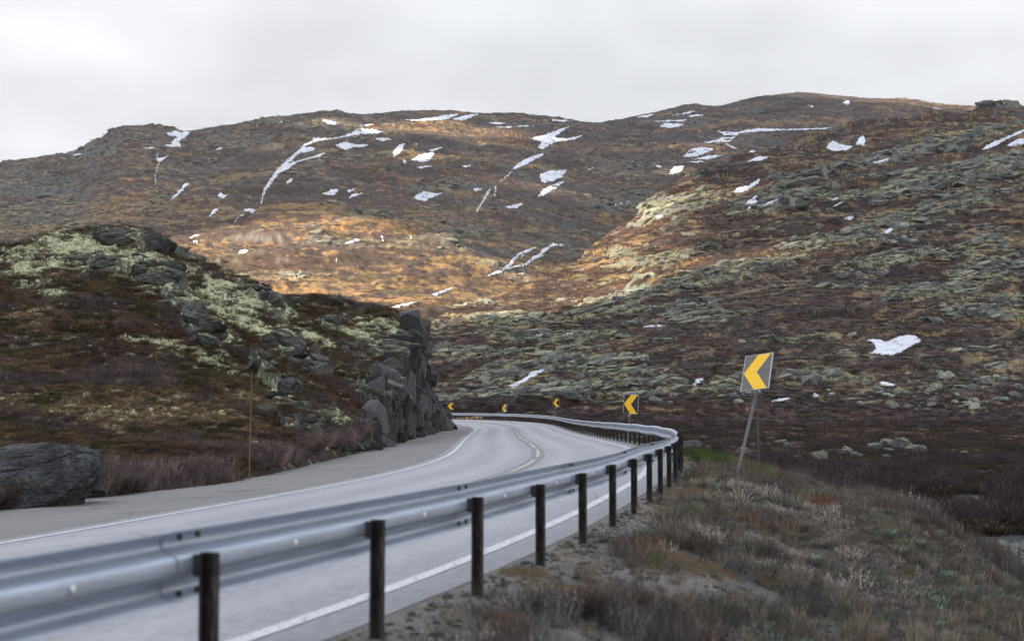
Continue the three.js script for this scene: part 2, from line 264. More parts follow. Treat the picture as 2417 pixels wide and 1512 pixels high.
// near hillside and valley floor
const hillRidge = [[300, 860, 300], [600, 830, 330], [985, 752, 400], [1050, 735, 420], [1200, 682, 480], [1350, 622, 560], [1420, 572, 610], [1480, 528, 650], [1560, 462, 700], [1650, 408, 740], [1800, 352, 800], [2000, 298, 880], [2150, 272, 920], [2290, 256, 960], [2330, 247, 970], [2380, 245, 980], [2420, 250, 985], [2700, 300, 1050], [3200, 350, 1150]].map(([x, y, D]) => [...ray(x, y), D]);
const hillT = table(hillRidge.map(([u, t]) => [u, t])), hillD = table(hillRidge.map(([u, t, D]) => [u, D]));
const rockSpots = [   // outcrops seen on the slope: frame position, half sizes, tilt
  [1180, 762, 190, 16, -0.1], [1390, 738, 150, 16, -0.12], [1650, 745, 60, 30, -0.1], [1330, 800, 150, 22, 0], [1120, 835, 110, 14, 0], [1185, 880, 90, 24, -0.08], [1380, 858, 120, 26, -0.05], [1440, 880, 90, 20, 0.05], [1560, 905, 70, 28, 0], [1720, 910, 110, 32, -0.03], [1900, 895, 95, 22, -0.05], [1940, 945, 110, 22, -0.04], [1130, 945, 110, 20, -0.08], [1290, 930, 90, 24, -0.1],
  [1620, 480, 130, 22, -0.16], [1850, 470, 120, 22, -0.2], [2130, 440, 180, 26, -0.2], [2320, 400, 110, 30, -0.2], [1720, 640, 190, 22, -0.26], [1540, 690, 170, 20, -0.2], [2050, 540, 150, 24, -0.2], [2250, 480, 130, 22, -0.2], [2330, 640, 110, 26, -0.1], [2120, 610, 110, 22, -0.18], [2340, 720, 110, 28, -0.04], [2180, 690, 120, 18, -0.1], [1900, 410, 110, 18, -0.2], [2250, 330, 150, 18, -0.2], [2050, 380, 130, 16, -0.2], [1950, 560, 110, 16, -0.2], [1560, 610, 110, 14, -0.2], [2280, 590, 120, 20, -0.15],
];
const hill = makeGrid(-0.15, 0.45, 1020, 630, 0.16, (u) => {
  const tr = hillT(u), Dr = hillD(u), Df = 205, lDr = Math.log(Dr / Df);
  return (v) => {
    let D, y, w;
    if (v < 0.25) { D = 1 / lerp(1 / 30, 1 / Df, v / 0.25); y = valleyY(u * D, D); w = 0; }
    else if (v < 0.96) { const s = (v - 0.25) / 0.71; D = Df * Math.exp(lDr * s); const tf = (valleyY(u * Df, Df) - EYE) / Df; y = EYE + D * lerp(tf, tr, s); w = ss(0, 0.06, s); }
    else { const b = (v - 0.96) / 0.04; D = Dr + 260 * b; y = EYE + Dr * tr - 75 * b ** 1.4; w = 1; }
    const x = u * D, z = D, [px, py] = toPx(u, (y - EYE) / D), sc = ss(200, 900, D);
    // long swells and ledges
    const wx = x + 9 * noise(x / 40, z / 40), wz = z + 9 * noise(x / 40 + 7, z / 40 - 3);
    y += w * (5.5 * fbm(x / 130, z / 130, 3) * (0.4 + sc) + 1.4 * fbm(x / 30, z / 30, 3));
    const P = lerp(6, 13, sc), hh = (y + 5 * fbm(x / 55, z / 55, 2) - 0.06 * x) / P, fr = hh - Math.floor(hh), led = ss(-0.25, 0.25, fbm(x / 60 + 31, z / 45, 3));
    y += w * led * P * 0.34 * (ss(0.12, 0.36, fr) - fr + 0.25 * fr);
    // outcrops: rounded backs broken into blocks
    const oc = fbm(wx / 26, wz / 13, 4) + 0.75 * blobs(rockSpots, px, py) * ss(0.3, 0.7, w) - 0.30 + 0.2 * led * ss(0.1, 0.3, fr) * ss(0.6, 0.4, fr), m = ss(0.06, 0.30, oc) * w;
    y += m * (0.5 + 1.2 * ss(0.15, 0.9, oc)) * lerp(0.8, 1.7, sc);
    if (m > 0.02) { const k = lerp(1, 2.2, sc), [e, id] = cells(wx / (4.2 * k), wz / (2.4 * k)), [e2, id2] = cells(x / (1.7 * k) + 40, z / (1.1 * k)); y += m * k * (0.22 * (id - 0.5) - 0.12 * (1 - ss(0, 0.3, e)) + 0.08 * (id2 - 0.5)); }
    // hummocks and scree
    y += (0.35 + 0.65 * w) * (0.30 * fbm(x / 4.5, z / 4.5, 3) + 0.10 * noise(x / 0.9, z / 0.9)) * lerp(1, 2, sc);
    return [D, y];
  };
});
{
  const n = hill.nu * hill.nv, col = new Float32Array(n * 3); hill.kind = new Uint8Array(n); hill.oc = new Float32Array(n);
  for (let o = 0; o < n; o++) {
    const x = hill.pos[o * 3], y = hill.pos[o * 3 + 1], z0 = -hill.pos[o * 3 + 2], ny = hill.N[o * 3 + 1], D = z0, z = z0 * 0.45 + y * 1.6, sc = ss(200, 900, D), k = lerp(1, 1.45, sc);
    const [px, py] = toPx(x / D, (y - EYE) / D), sa = x * 0.92 + y * 0.4, sb = (y * 0.92 - x * 0.4) * 1.0 + z0 * 0.12;
    const wx = x + 9 * noise(x / 40, z0 / 40), wz = z0 + 9 * noise(x / 40 + 7, z0 / 40 - 3), w = ss(205, 235, D);
    const oc = fbm(wx / 26, wz / 13, 4) + 0.75 * blobs(rockSpots, px, py) * w - 0.30;
    const hf = noise(x / (0.7 * k), z / (0.7 * k)), mf = fbm(x / (3.2 * k), z / (2.4 * k), 3), lf = fbm(x / (17 * k) + 3, z / (12 * k), 3), vf = fbm(x / 70, z / 50 + 20, 2);
    let c = mix3(heather, heatherPurple, ss(-0.2, 0.3, lf + 0.25 * mf)), kind = 1;
    const rustT = ss(0.05, 0.4, mf * 0.8 + 0.5 * vf + 0.2 * hf + 0.15 * sc); c = mix3(c, rust, rustT * 0.7); c = mix3(c, heathDark, 0.75 * ss(0.05, 0.35, fbm(x / 30 - 20, z0 / 22 + 9, 3) + 0.25 * mf));
    const strawT = ss(0.36, 0.6, fbm(x / (9 * k) - 8, z / (5 * k) + 2, 3) + 0.25 * hf + 0.12 * sc); if (strawT > 0.5) kind = 2; c = mix3(c, straw, strawT * 0.8);
    const oliveT = ss(0.18, 0.42, fbm(x / (8 * k) + 50, z / (5 * k) - 12, 3) + 0.2 * hf) * (1 - 0.5 * sc); if (oliveT > 0.5) kind = 3; c = mix3(c, olive, oliveT * 0.85);
    const zone = fbm(x / 48 + 60, z0 / 40, 3), ochT = ss(0.02, 0.3, fbm(sa / (9 * k), sb / (2.0 * k), 4) + 0.55 * mf + 0.35 * hf - 0.24 + 0.6 * zone) * ss(210, 260, D); c = mix3(c, mix3(ochre, straw, ss(-0.2, 0.4, lf)), 0.66 * ochT); if (ochT > 0.6) kind = 2;
    const m = ss(0.05, 0.26, oc + 0.18 * mf), steep = ss(0.90, 0.70, ny + 0.07 * hf);
    const lich = ss(0.0, 0.35, fbm(x / (2.6 * k) + 9, z / (1.9 * k), 3) + 0.25 * (m - 0.4) + 0.4 * hf - 0.5 * steep + 0.04) * ss(-0.02, 0.2, oc + 0.3 * lf + 0.08);
    c = mix3(c, lichen, 0.62 * lich); if (lich > 0.5) kind = 0;
    let r = mix3(rockGrey, rockGreen, ss(-0.3, 0.3, lf)); r = mix3(r, rockDark, ss(0.1, 0.55, mf + 0.35 * hf)); r = mix3(r, lichen, 0.5 * ss(0.25, 0.6, hf + 0.5 * mf));
    const rk = Math.max(m * steep, ss(0.72, 0.55, ny + 0.06 * hf)) ; c = mix3(c, r, rk); if (rk > 0.4) kind = 0;
    if (D < 215) { const z = z0; // valley floor
      const mud = ss(-0.45, 0.0, fbm(x / 11, z / 5, 3)) * ss(112, 135, D) * ss(196, 176, D); c = mix3(c, mix3(straw, peat, ss(-0.3, 0.2, fbm(x / 2.2, z / 1.1, 3))), mud);
      const near = ss(110, 80, D); c = mix3(c, mix3(peat, heatherPurple, 0.5), near);
      if (lineDist(river, x, D) < 8.5 || lineDist(creek, x, D) < 3) { c = mix3(mix3(rockDark, rockGrey, ss(-0.1, 0.5, fbm(x * 1.3, z * 1.3, 3))), peat, ss(-0.2, 0.2, fbm(x * 0.6, z * 0.6 + 8, 3))); kind = 0; }
    }
    const g = 1 + 0.30 * hf + 0.16 * noise(x / (0.3 * k), z / (0.3 * k)); col[o * 3] = c[0] * g; col[o * 3 + 1] = c[1] * g; col[o * 3 + 2] = c[2] * g; hill.kind[o] = kind; hill.oc[o] = D > 212 ? oc + 0.1 * mf + 0.12 * zone : -1;
  }
  hill.geo.setAttribute('color', new THREE.BufferAttribute(col, 3));
}
const hillside = structure('hillside', hill.geo, std({ vertexColors: true }), 'rocky heather hillside and boggy valley floor right of the road');
const backHill = hill.pos; 

// far mountain
const farRidge = [[-700, 520, 2000], [-300, 440, 2150], [0, 385, 2300], [100, 372, 2320], [180, 358, 2340], [225, 330, 2350], [285, 302, 2360], [340, 298, 2380], [390, 299, 2400], [440, 309, 2420], [480, 303, 2440], [530, 294, 2450], [600, 284, 2460], [680, 272, 2480], [735, 265, 2500], [790, 262, 2500], [830, 268, 2520], [870, 272, 2540], [950, 265, 2560], [1050, 263, 2600], [1120, 268, 2650], [1190, 266, 2650], [1260, 270, 2700], [1330, 276, 2750], [1400, 284, 2800], [1450, 281, 2900], [1520, 270, 3000], [1580, 256, 3050], [1630, 245, 3080], [1690, 249, 3120], [1760, 236, 3150], [1830, 224, 3200], [1890, 219, 3200], [1960, 222, 3220], [2040, 229, 3250], [2150, 235, 3250], [2220, 244, 3250], [2300, 250, 3250], [2500, 262, 3200], [2900, 300, 3000]].map(([x, y, D]) => [...ray(x, y), D]);
const farT = table(farRidge.map(([u, t]) => [u, t])), farD = table(farRidge.map(([u, t, D]) => [u, D]));
const farFoot = table([[-800, 560], [400, 580], [985, 620], [1200, 740], [1500, 960], [1800, 1120], [2400, 1320], [3000, 1400]].map(([x, D]) => [(x - CX) / F, D]));
const farSpots = [[60, 440, 130, 34, 0.05], [120, 520, 150, 30, 0.05], [330, 312, 60, 14, 0], [860, 570, 80, 12, -0.04], [620, 650, 90, 10, 0.05], [1110, 545, 90, 8, 0], [1480, 400, 110, 20, -0.05], [1500, 470, 120, 20, -0.1], [1740, 330, 80, 10, -0.1], [760, 290, 110, 14, 0], [560, 330, 80, 16, 0.1], [230, 350, 120, 16, -0.1], [1590, 290, 90, 10, 0], [1050, 440, 120, 10, -0.05]];
const far = makeGrid(-0.48, 0.40, 960, 310, 0.16, (u) => {
  const tr = farT(u), Dr = farD(u), Df = farFoot(u), l = Math.log(Dr / Df), tf = ray(CX, 778)[1] + 0.02 * ss(0.0, 0.2, u);
  return (v) => {
    let D, y;
    if (v < 0.96) { const s = v / 0.96; D = Df * Math.exp(l * s); y = EYE + D * lerp(tf, tr, s); } else { const b = (v - 0.96) / 0.04; D = Dr + 500 * b; y = EYE + Dr * tr - 90 * b ** 1.5; }
    const x = u * D, z = D, s = clamp(v / 0.96), fadeTop = 1 - 0.75 * ss(0.86, 0.97, v), [px, py] = toPx(u, (y - EYE) / D);
    y += (20 * fbm(x / 420, z / 420, 3) + 4.5 * ridged(x / 150 + 0.002 * z, z / 300, 3) - 3) * fadeTop * ss(0, 0.15, s);
    const P = 26, hh = (y + 14 * fbm(x / 180, z / 180, 2) + 0.03 * x) / P, fr = hh - Math.floor(hh), led = ss(-0.2, 0.35, fbm(x / 210 + 31, z / 160, 3));
    y += led * P * 0.36 * (ss(0.1, 0.34, fr) - fr + 0.25 * fr) * fadeTop;
    const oc = fbm(x / 95 + 4, z / 60, 4) + 0.8 * blobs(farSpots, px, py) - 0.12, m = ss(0.1, 0.4, oc);
    y += m * 3.4; if (m > 0.03) { const [e, id] = cells(x / 15, z / 9); y += m * (1.0 * (id - 0.5) - 0.6 * (1 - ss(0, 0.3, e))); }
    y += 1.6 * fbm(x / 17, z / 17, 3) + 0.9 * noise(x / 5, z / 5);
    return [D, y];
  };
});
{
  far.oc = new Float32Array(far.nu * far.nv); const n = far.nu * far.nv, col = new Float32Array(n * 3), fHeather = A(0x604438, K), fDark = A(0x4a3c3a, K), fStraw = A(0xb08a50, 0.54), fOlive = A(0x564a26, K), fRock = A(0x77756f, 0.5), fRockDark = A(0x4f4d4b, 0.45), fLichen = A(0x9c9274, 0.48);
  for (let o = 0; o < n; o++) {
    const x = far.pos[o * 3], y = far.pos[o * 3 + 1], z0 = -far.pos[o * 3 + 2], ny = far.N[o * 3 + 1], D = z0, z = z0 * 0.4 + y * 1.7, [px, py] = toPx(x / D, (y - EYE) / D);
    const hf = noise(x / 3.2, z / 3.2), mf = fbm(x / 14, z / 9, 3), lf = fbm(x / 70 + 3, z / 45, 3), vf = fbm(x / 260, z / 180 + 20, 2), hgt = ss(60, 420, y);
    const oc = fbm(x / 95 + 4, z0 / 60, 4) + 0.8 * blobs(farSpots, px, py) - 0.12, m = ss(0.1, 0.35, oc + 0.15 * mf);
    let c = mix3(fHeather, fDark, ss(-0.1, 0.35, lf + 0.3 * mf));
    c = mix3(c, fStraw, 0.8 * ss(0.0, 0.42, 0.6 * lf + 0.75 * mf + 0.5 * vf + 0.2 * hf + 0.16 - 0.26 * ss(90, 260, y)));
    c = mix3(c, fOlive, 0.8 * ss(0.15, 0.4, fbm(x / 40 + 50, z / 22 - 12, 3) + 0.2 * hf));
    c = mix3(c, fLichen, 0.65 * m * ss(-0.05, 0.4, mf + 0.3 * hf + 0.1));
    const rk = Math.max(m * ss(0.93, 0.76, ny + 0.05 * hf), ss(0.80, 0.62, ny + 0.05 * hf));
    c = mix3(c, mix3(fRock, fRockDark, ss(-0.1, 0.5, mf + 0.3 * hf)), rk);
    far.oc[o] = oc + 0.1 * mf; const g = 1 + 0.42 * hf + 0.30 * noise(x / 1.9, z / 1.4); col[o * 3] = c[0] * g; col[o * 3 + 1] = c[1] * g; col[o * 3 + 2] = c[2] * g;
  }
  far.geo.setAttribute('color', new THREE.BufferAttribute(col, 3));
}
const mountain = structure('mountain', far.geo, std({ vertexColors: true }), 'broad brown mountain with patches of old snow behind the valley');

// knoll left of the road, cut to a rock face at its right end
const knollBase = [[-900, 1300, 13], [-300, 1222, 20.5], [0, 1190, 26.0], [230, 1166, 29.5], [420, 1146, 32.5], [590, 1120, 37], [720, 1094, 46], [850, 1057, 63], [930, 1038, 84], [985, 1026, 104], [1040, 1016, 126], [1056, 1013, 131]];
const knollTop = [[-900, 680, 88], [-300, 612, 92], [0, 581, 95], [60, 566, 95], [130, 550, 96], [200, 542, 97], [280, 542, 97], [330, 548, 97], [400, 570, 98], [440, 593, 99], [490, 624, 100], [540, 648, 101], [600, 668, 103], [650, 688, 104], [700, 700, 106], [750, 708, 108], [820, 720, 111], [900, 734, 114], [940, 745, 117], [975, 757, 120], [990, 772, 122], [997, 800, 123], [1003, 860, 125], [1012, 920, 127], [1030, 972, 129], [1046, 1000, 130.5], [1056, 1013, 131.5]];
const knollCliff = table([[-900, 0], [848, 0], [868, 0.10], [895, 0.28], [915, 0.42], [935, 0.56], [955, 0.70], [972, 0.84], [985, 0.93], [995, 1], [1100, 1]]);
const kB = table(knollBase.map(([x, y, D]) => [x, y, D])), kT = table(knollTop.map(([x, y, D]) => [x, y, D]));
const lichenSpots = [[300, 600, 130, 24, 0.2], [470, 650, 110, 22, 0.4], [540, 720, 90, 24, 0.45], [170, 585, 150, 26, 0.0], [640, 780, 60, 24, 0.5], [720, 790, 60, 16, 0.3], [250, 572, 190, 36, 0.05], [120, 620, 150, 40, 0.0], [330, 640, 110, 20, 0.25], [420, 690, 150, 26, 0.42], [560, 690, 110, 34, 0.42], [640, 720, 70, 40, 0.6], [500, 770, 60, 20, 0.5], [400, 810, 120, 14, 0.12], [520, 860, 70, 14, 0.5], [590, 760, 70, 26, 0.5], [680, 820, 70, 26, 0.45], [900, 770, 90, 26, 0.12], [930, 800, 60, 34, 0.3], [860, 790, 80, 16, 0.2], [880, 860, 50, 20, 0.1], [870, 910, 46, 16, 0.0], [620, 880, 40, 34, 0.8], [200, 800, 50, 10, 0.1], [800, 985, 60, 20, 0.35], [660, 930, 40, 14, 0.3], [110, 690, 70, 10, 0.2], [300, 545, 120, 12, 0.05]];
const knollRocks = [[270, 632, 72, 22, 0.25], [370, 660, 70, 26, 0.55], [420, 720, 44, 30, 0.9], [452, 782, 34, 28, 0.3], [600, 705, 46, 26, 0.8], [640, 740, 34, 24, 0.6], [700, 845, 50, 30, 0.55], [740, 870, 28, 22, 0.3], [300, 575, 80, 12, 0.15], [430, 600, 60, 12, 0.45], [690, 990, 46, 44, 0.4], [735, 1020, 30, 40, 0.3], [625, 890, 36, 26, 0.9], [780, 780, 30, 10, 0.2], [830, 835, 30, 16, 0.3], [905, 830, 40, 18, 0.1], [880, 940, 50, 26, 0.2], [660, 690, 30, 20, 0.8], [480, 830, 50, 8, 0.4], [760, 690, 20, 8, 0]];
const knollGrass = [[420, 960, 260, 60, 0.05], [120, 880, 160, 30, 0.05], [330, 1010, 170, 44, 0.12], [560, 1000, 110, 30, 0.1], [150, 960, 160, 40, 0.05], [60, 760, 120, 20, 0]];
const knoll = (() => {
  const nu = 680, nv = 400, nf = 920, pos = new Float32Array(nu * nv * 3), meta = new Float32Array(nu * nv * 4), fp = new Float32Array(nf * nu * 6), fw = new Float32Array(nf * nu);
  for (let i = 0; i < nu; i++) {
    const px = i < 90 ? lerp(-800, -60, i / 90) : lerp(-60, 1056, (i - 90) / (nu - 91)), yb = kB(px, 1), Db = kB(px, 2), yt = kT(px, 1), Dt = kT(px, 2), fc = knollCliff(px);
    for (let j = 0; j < nf; j++) {
      const v = j / (nf - 1); let py, D, x, y, cl = 0, zz;
      if (v < 0.93) {
        const r = v / 0.93, drop = (1 - ss(0, 0.03, r)); py = lerp(yb, yt, r);
        const Dc = Db + fc * (yb - yt) / 300 * 7 * (1 - ss(0.9, 1, fc)) + 0.5;
        if (r < fc) { D = lerp(Db, Math.min(Dc, Dt), r / Math.max(fc, 1e-3)); cl = 1; if (fc > 0.97) D = lerp(Db, Dt, r); } else D = lerp(Math.min(Dc, Dt), Dt, ((r - fc) / Math.max(1e-3, 1 - fc)) ** 1.22);
        const p = at(px, py, D); x = p.x; y = p.y - 0.35 * drop; D = -p.z;
        cl = ss(fc + 0.03, fc - 0.03, r + 0.10 * noise(x * 0.5, y * 0.5)) * ss(0.03, 0.12, fc);
      } else { const b = (v - 0.93) / 0.07, p = at(px, yt, Dt); D = Dt + 34 * b; x = p.x / -p.z * D - (px > 900 ? 6 * b : 0); y = p.y - (p.y + 6) * b ** 1.6; py = -1; cl = 0; }
      const z = D, inside = ss(0, 0.05, v) * (1 - ss(0.96, 1, v)), endFade = ss(1056, 1046, px);
      const rm = py > 0 ? ss(0.35, 0.75, blobs(knollRocks, px, py) + 0.35 * fbm(x * 0.35, z * 0.25, 3)) : 0, lm = py > 0 ? clamp(blobs(lichenSpots, px, py)) : 0.4;
      const amp = ss(20, 60, D) * inside;
      // ground swells, hummocks
      y += (1 - cl) * amp * (0.55 * fbm(x / 9, z / 14, 3) + 0.34 * fbm(x / 2.6, z / 3.2, 3)) + (1 - cl) * inside * 0.12 * fbm(x / 0.7, z / 0.9, 2);
      // rock knobs: raised, with a steep right side, split by cracks
      if (rm > 0.01) { const [e, id] = cells(x * 0.7 + 3, z * 0.45), [e2, id2] = cells(x * 1.9, z * 1.2); y += rm * amp * (1 - ss(0.86, 0.93, v)) * (0.5 + 0.12 * (id - 0.5) - 0.08 * (1 - ss(0, 0.3, e)) + 0.05 * (id2 - 0.5) + 0.2 * fbm(x / 1.5, z / 2, 2)); }
      y += lm * amp * 0.25;
      // blasted face: tilted facets and joints, pushed out toward the road
      if (cl > 0.01) {
        const wz = z + 0.5 * y, a = cells3(x * 0.3 + 11, y * 0.13, wz * 0.16), d1 = (a.id - 0.5) * 1.1 + a.f * 1.0 - 0.35 * (1 - ss(0, 0.08, a.edge)), b = cells3(x * 0.8, y * 0.42, wz * 0.5 + 5), d = cl * endFade * ss(0, 0.06, v) * (0.1 + 0.45 * d1 + 0.25 * b.f + 0.1 * noise(x + z, y));
        x += d * 0.55; zz = D - d * 1.1;
      } else zz = D;
      const b = (j * nu + i) * 6, a = b - nu * 6, w = 1 / zz; fp[b] = x; fp[b + 1] = y; fp[b + 2] = -zz; fp[b + 3] = cl; fp[b + 4] = rm; fp[b + 5] = py;
      if (j) fw[j * nu + i] = Math.hypot((y - fp[a + 1]) * w, (x - fp[a]) * w * 0.6, (zz + fp[a + 2]) * w * 0.16);
    }
  }
  shareRows(fw, nu, nf, nv, (i, o, k, t) => { const a = (k * nu + i) * 6, m = (c) => lerp(fp[a + c], fp[a + nu * 6 + c], t); pos[o * 3] = m(0); pos[o * 3 + 1] = m(1); pos[o * 3 + 2] = m(2); meta[o * 4] = m(3); meta[o * 4 + 1] = m(4); meta[o * 4 + 2] = m(5); });
  const g = geo(pos, gridIndex(nu, nv)); g.computeVertexNormals(); const N = g.attributes.normal.array, col = new Float32Array(nu * nv * 3), kind = new Uint8Array(nu * nv);
  const kHeather = A(0x4c382b, K), kPurple = A(0x50443f, K), kRust = A(0x66482f, K), kGrass = A(0x98805c, 0.46), kMoss = A(0x544c22, K), kLichen = A(0xb6b78f, 0.85), kLichen2 = A(0x8f8f6a, 0.8), kRock = A(0x61635f, K), kBlack = A(0x34353a, K), face = A(0x62656b, K), faceDark = A(0x303238, K), faceBrown = A(0x5c5049, K), faceLight = A(0x9a9da3, K);
  for (let o = 0; o < nu * nv; o++) {
    const x = pos[o * 3], y = pos[o * 3 + 1], z0 = -pos[o * 3 + 2], z = z0 * 0.6 + y * 1.5, ny = N[o * 3 + 1], cl = meta[o * 4], rm = meta[o * 4 + 1], [px, py] = toPx(x / z0, (y - EYE) / z0);
    const hf = noise(x / 0.16, z / 0.2), mf = fbm(x / 0.55, z / 0.6, 3), lf = fbm(x / 3.5 + 3, z / 5, 3), vf = fbm(x / 11, z / 14 + 20, 2), rel = clamp((z0 - 28) / 60);
    let c = mix3(kHeather, kPurple, ss(-0.15, 0.25, lf + 0.2 * mf + 0.3 * (0.35 - rel))), k = 1;
    c = mix3(c, kRust, 0.8 * ss(0.0, 0.35, vf + 0.5 * mf + 0.3 * rel - 0.1));
    const gr = ss(0.2, 0.5, 0.5 * clamp(blobs(knollGrass, px, py)) + 0.6 * lf + 0.5 * mf - 0.02); if (gr > 0.5) k = 2; c = mix3(c, kGrass, gr * 0.75);
    const mo = ss(0.25, 0.45, fbm(x / 2.4 + 40, z / 3.4, 3) + 0.2 * mf); if (mo > 0.5) k = 3; c = mix3(c, kMoss, mo * 0.85);
    const l = ss(0.30, 0.50, 0.56 * clamp(blobs(lichenSpots, px, py)) + 0.85 * mf + 0.4 * lf + 0.4 * hf + 0.2 * rel - 0.05); if (l > 0.45) k = 4; c = mix3(c, mix3(kLichen, kLichen2, ss(-0.2, 0.5, mf - 0.4 * hf)), l * 0.92);
    const rk = rm * ss(0.95, 0.78, ny + 0.06 * hf + 0.06 * mf); c = mix3(c, mix3(mix3(kRock, kBlack, ss(-0.15, 0.3, mf + 0.3 * lf)), kLichen2, 0.5 * ss(0.3, 0.6, hf + 0.4 * mf)), rk); if (rk > 0.4) k = 0;
    if (cl > 0.01) {
      const fc2 = fbm(x * 0.8 + z * 0.3, y * 0.5, 3), st = fbm((x * 0.5 + z * 0.9) * 1.3, y * 0.12, 3);
      let r = mix3(face, faceBrown, ss(0.0, 0.4, fc2)); r = mix3(r, faceDark, ss(0.0, 0.3, st + 0.3 * fbm(x * 2, y * 2 + z, 2) + 0.25 * ss(0.35, 0.75, (y + 1) / 10))); r = mix3(r, faceLight, 0.7 * ss(0.35, 0.6, fbm((x + z) * 2.2 + 70, y * 0.35, 3)));
      const grown = ss(0.62, 0.85, ny + 0.15 * mf); r = mix3(r, mix3(kHeather, kLichen, ss(0, 0.3, mf)), grown * 0.7); c = mix3(c, r, cl); if (cl > 0.5) k = 0;
    }
    const g2 = 1 + 0.34 * hf + 0.2 * noise(x / 0.45, z / 0.5); col[o * 3] = c[0] * g2; col[o * 3 + 1] = c[1] * g2; col[o * 3 + 2] = c[2] * g2; kind[o] = k;
  }
  g.setAttribute('color', new THREE.BufferAttribute(col, 3));
  return { nu, nv, pos, kind, N, meta, geo: g };
})();
const knollMesh = structure('rocky_knoll', knoll.geo, std({ vertexColors: true }), 'knoll of heather, pale lichen and dark rock with a blasted face beside the road');

// base sheet under everything, out to the horizon
{ const g = new THREE.PlaneGeometry(9000, 9000, 1, 1); g.rotateX(-Math.PI / 2); g.translate(0, -9, -1500); structure('ground', g, std({ color: new THREE.Color().setRGB(...heather) })); }

// river
{
  const nx = 150, nz = 150, pos = [], uv = [], col = []; const deep = [0.018, 0.024, 0.03], foam = [0.62, 0.66, 0.7];
  for (let j = 0; j < nz; j++) for (let i = 0; i < nx; i++) {
    const x = lerp(8, 95, i / (nx - 1)), D = lerp(-12, 96, j / (nz - 1)), n = fbm(x * 0.5, D * 0.9, 3); pos.push(x, -4.72 + 0.10 * n + 0.04 * noise(x * 2.2, D * 3), -D); uv.push(x, D);
    col.push(...mix3(deep, foam, 0.85 * ss(0.12, 0.5, fbm(x * 0.7 + 9, D * 1.6, 3) + 0.12)));
  }
  const g = geo(pos, gridIndex(nx, nz), col, uv); g.computeVertexNormals(); const b = tileTexture(256, (u, v) => { const n = 0.5 + 0.5 * torus(u, v, 14, 3) + 0.25 * torus(u, v, 34, 8); return [n, n, n]; }); b.repeat.set(0.35, 0.7);
  structure('river', g, std({ vertexColors: true, roughness: 0.12, bumpMap: b, bumpScale: 0.12 }), 'bright rippled river below the bank');
}

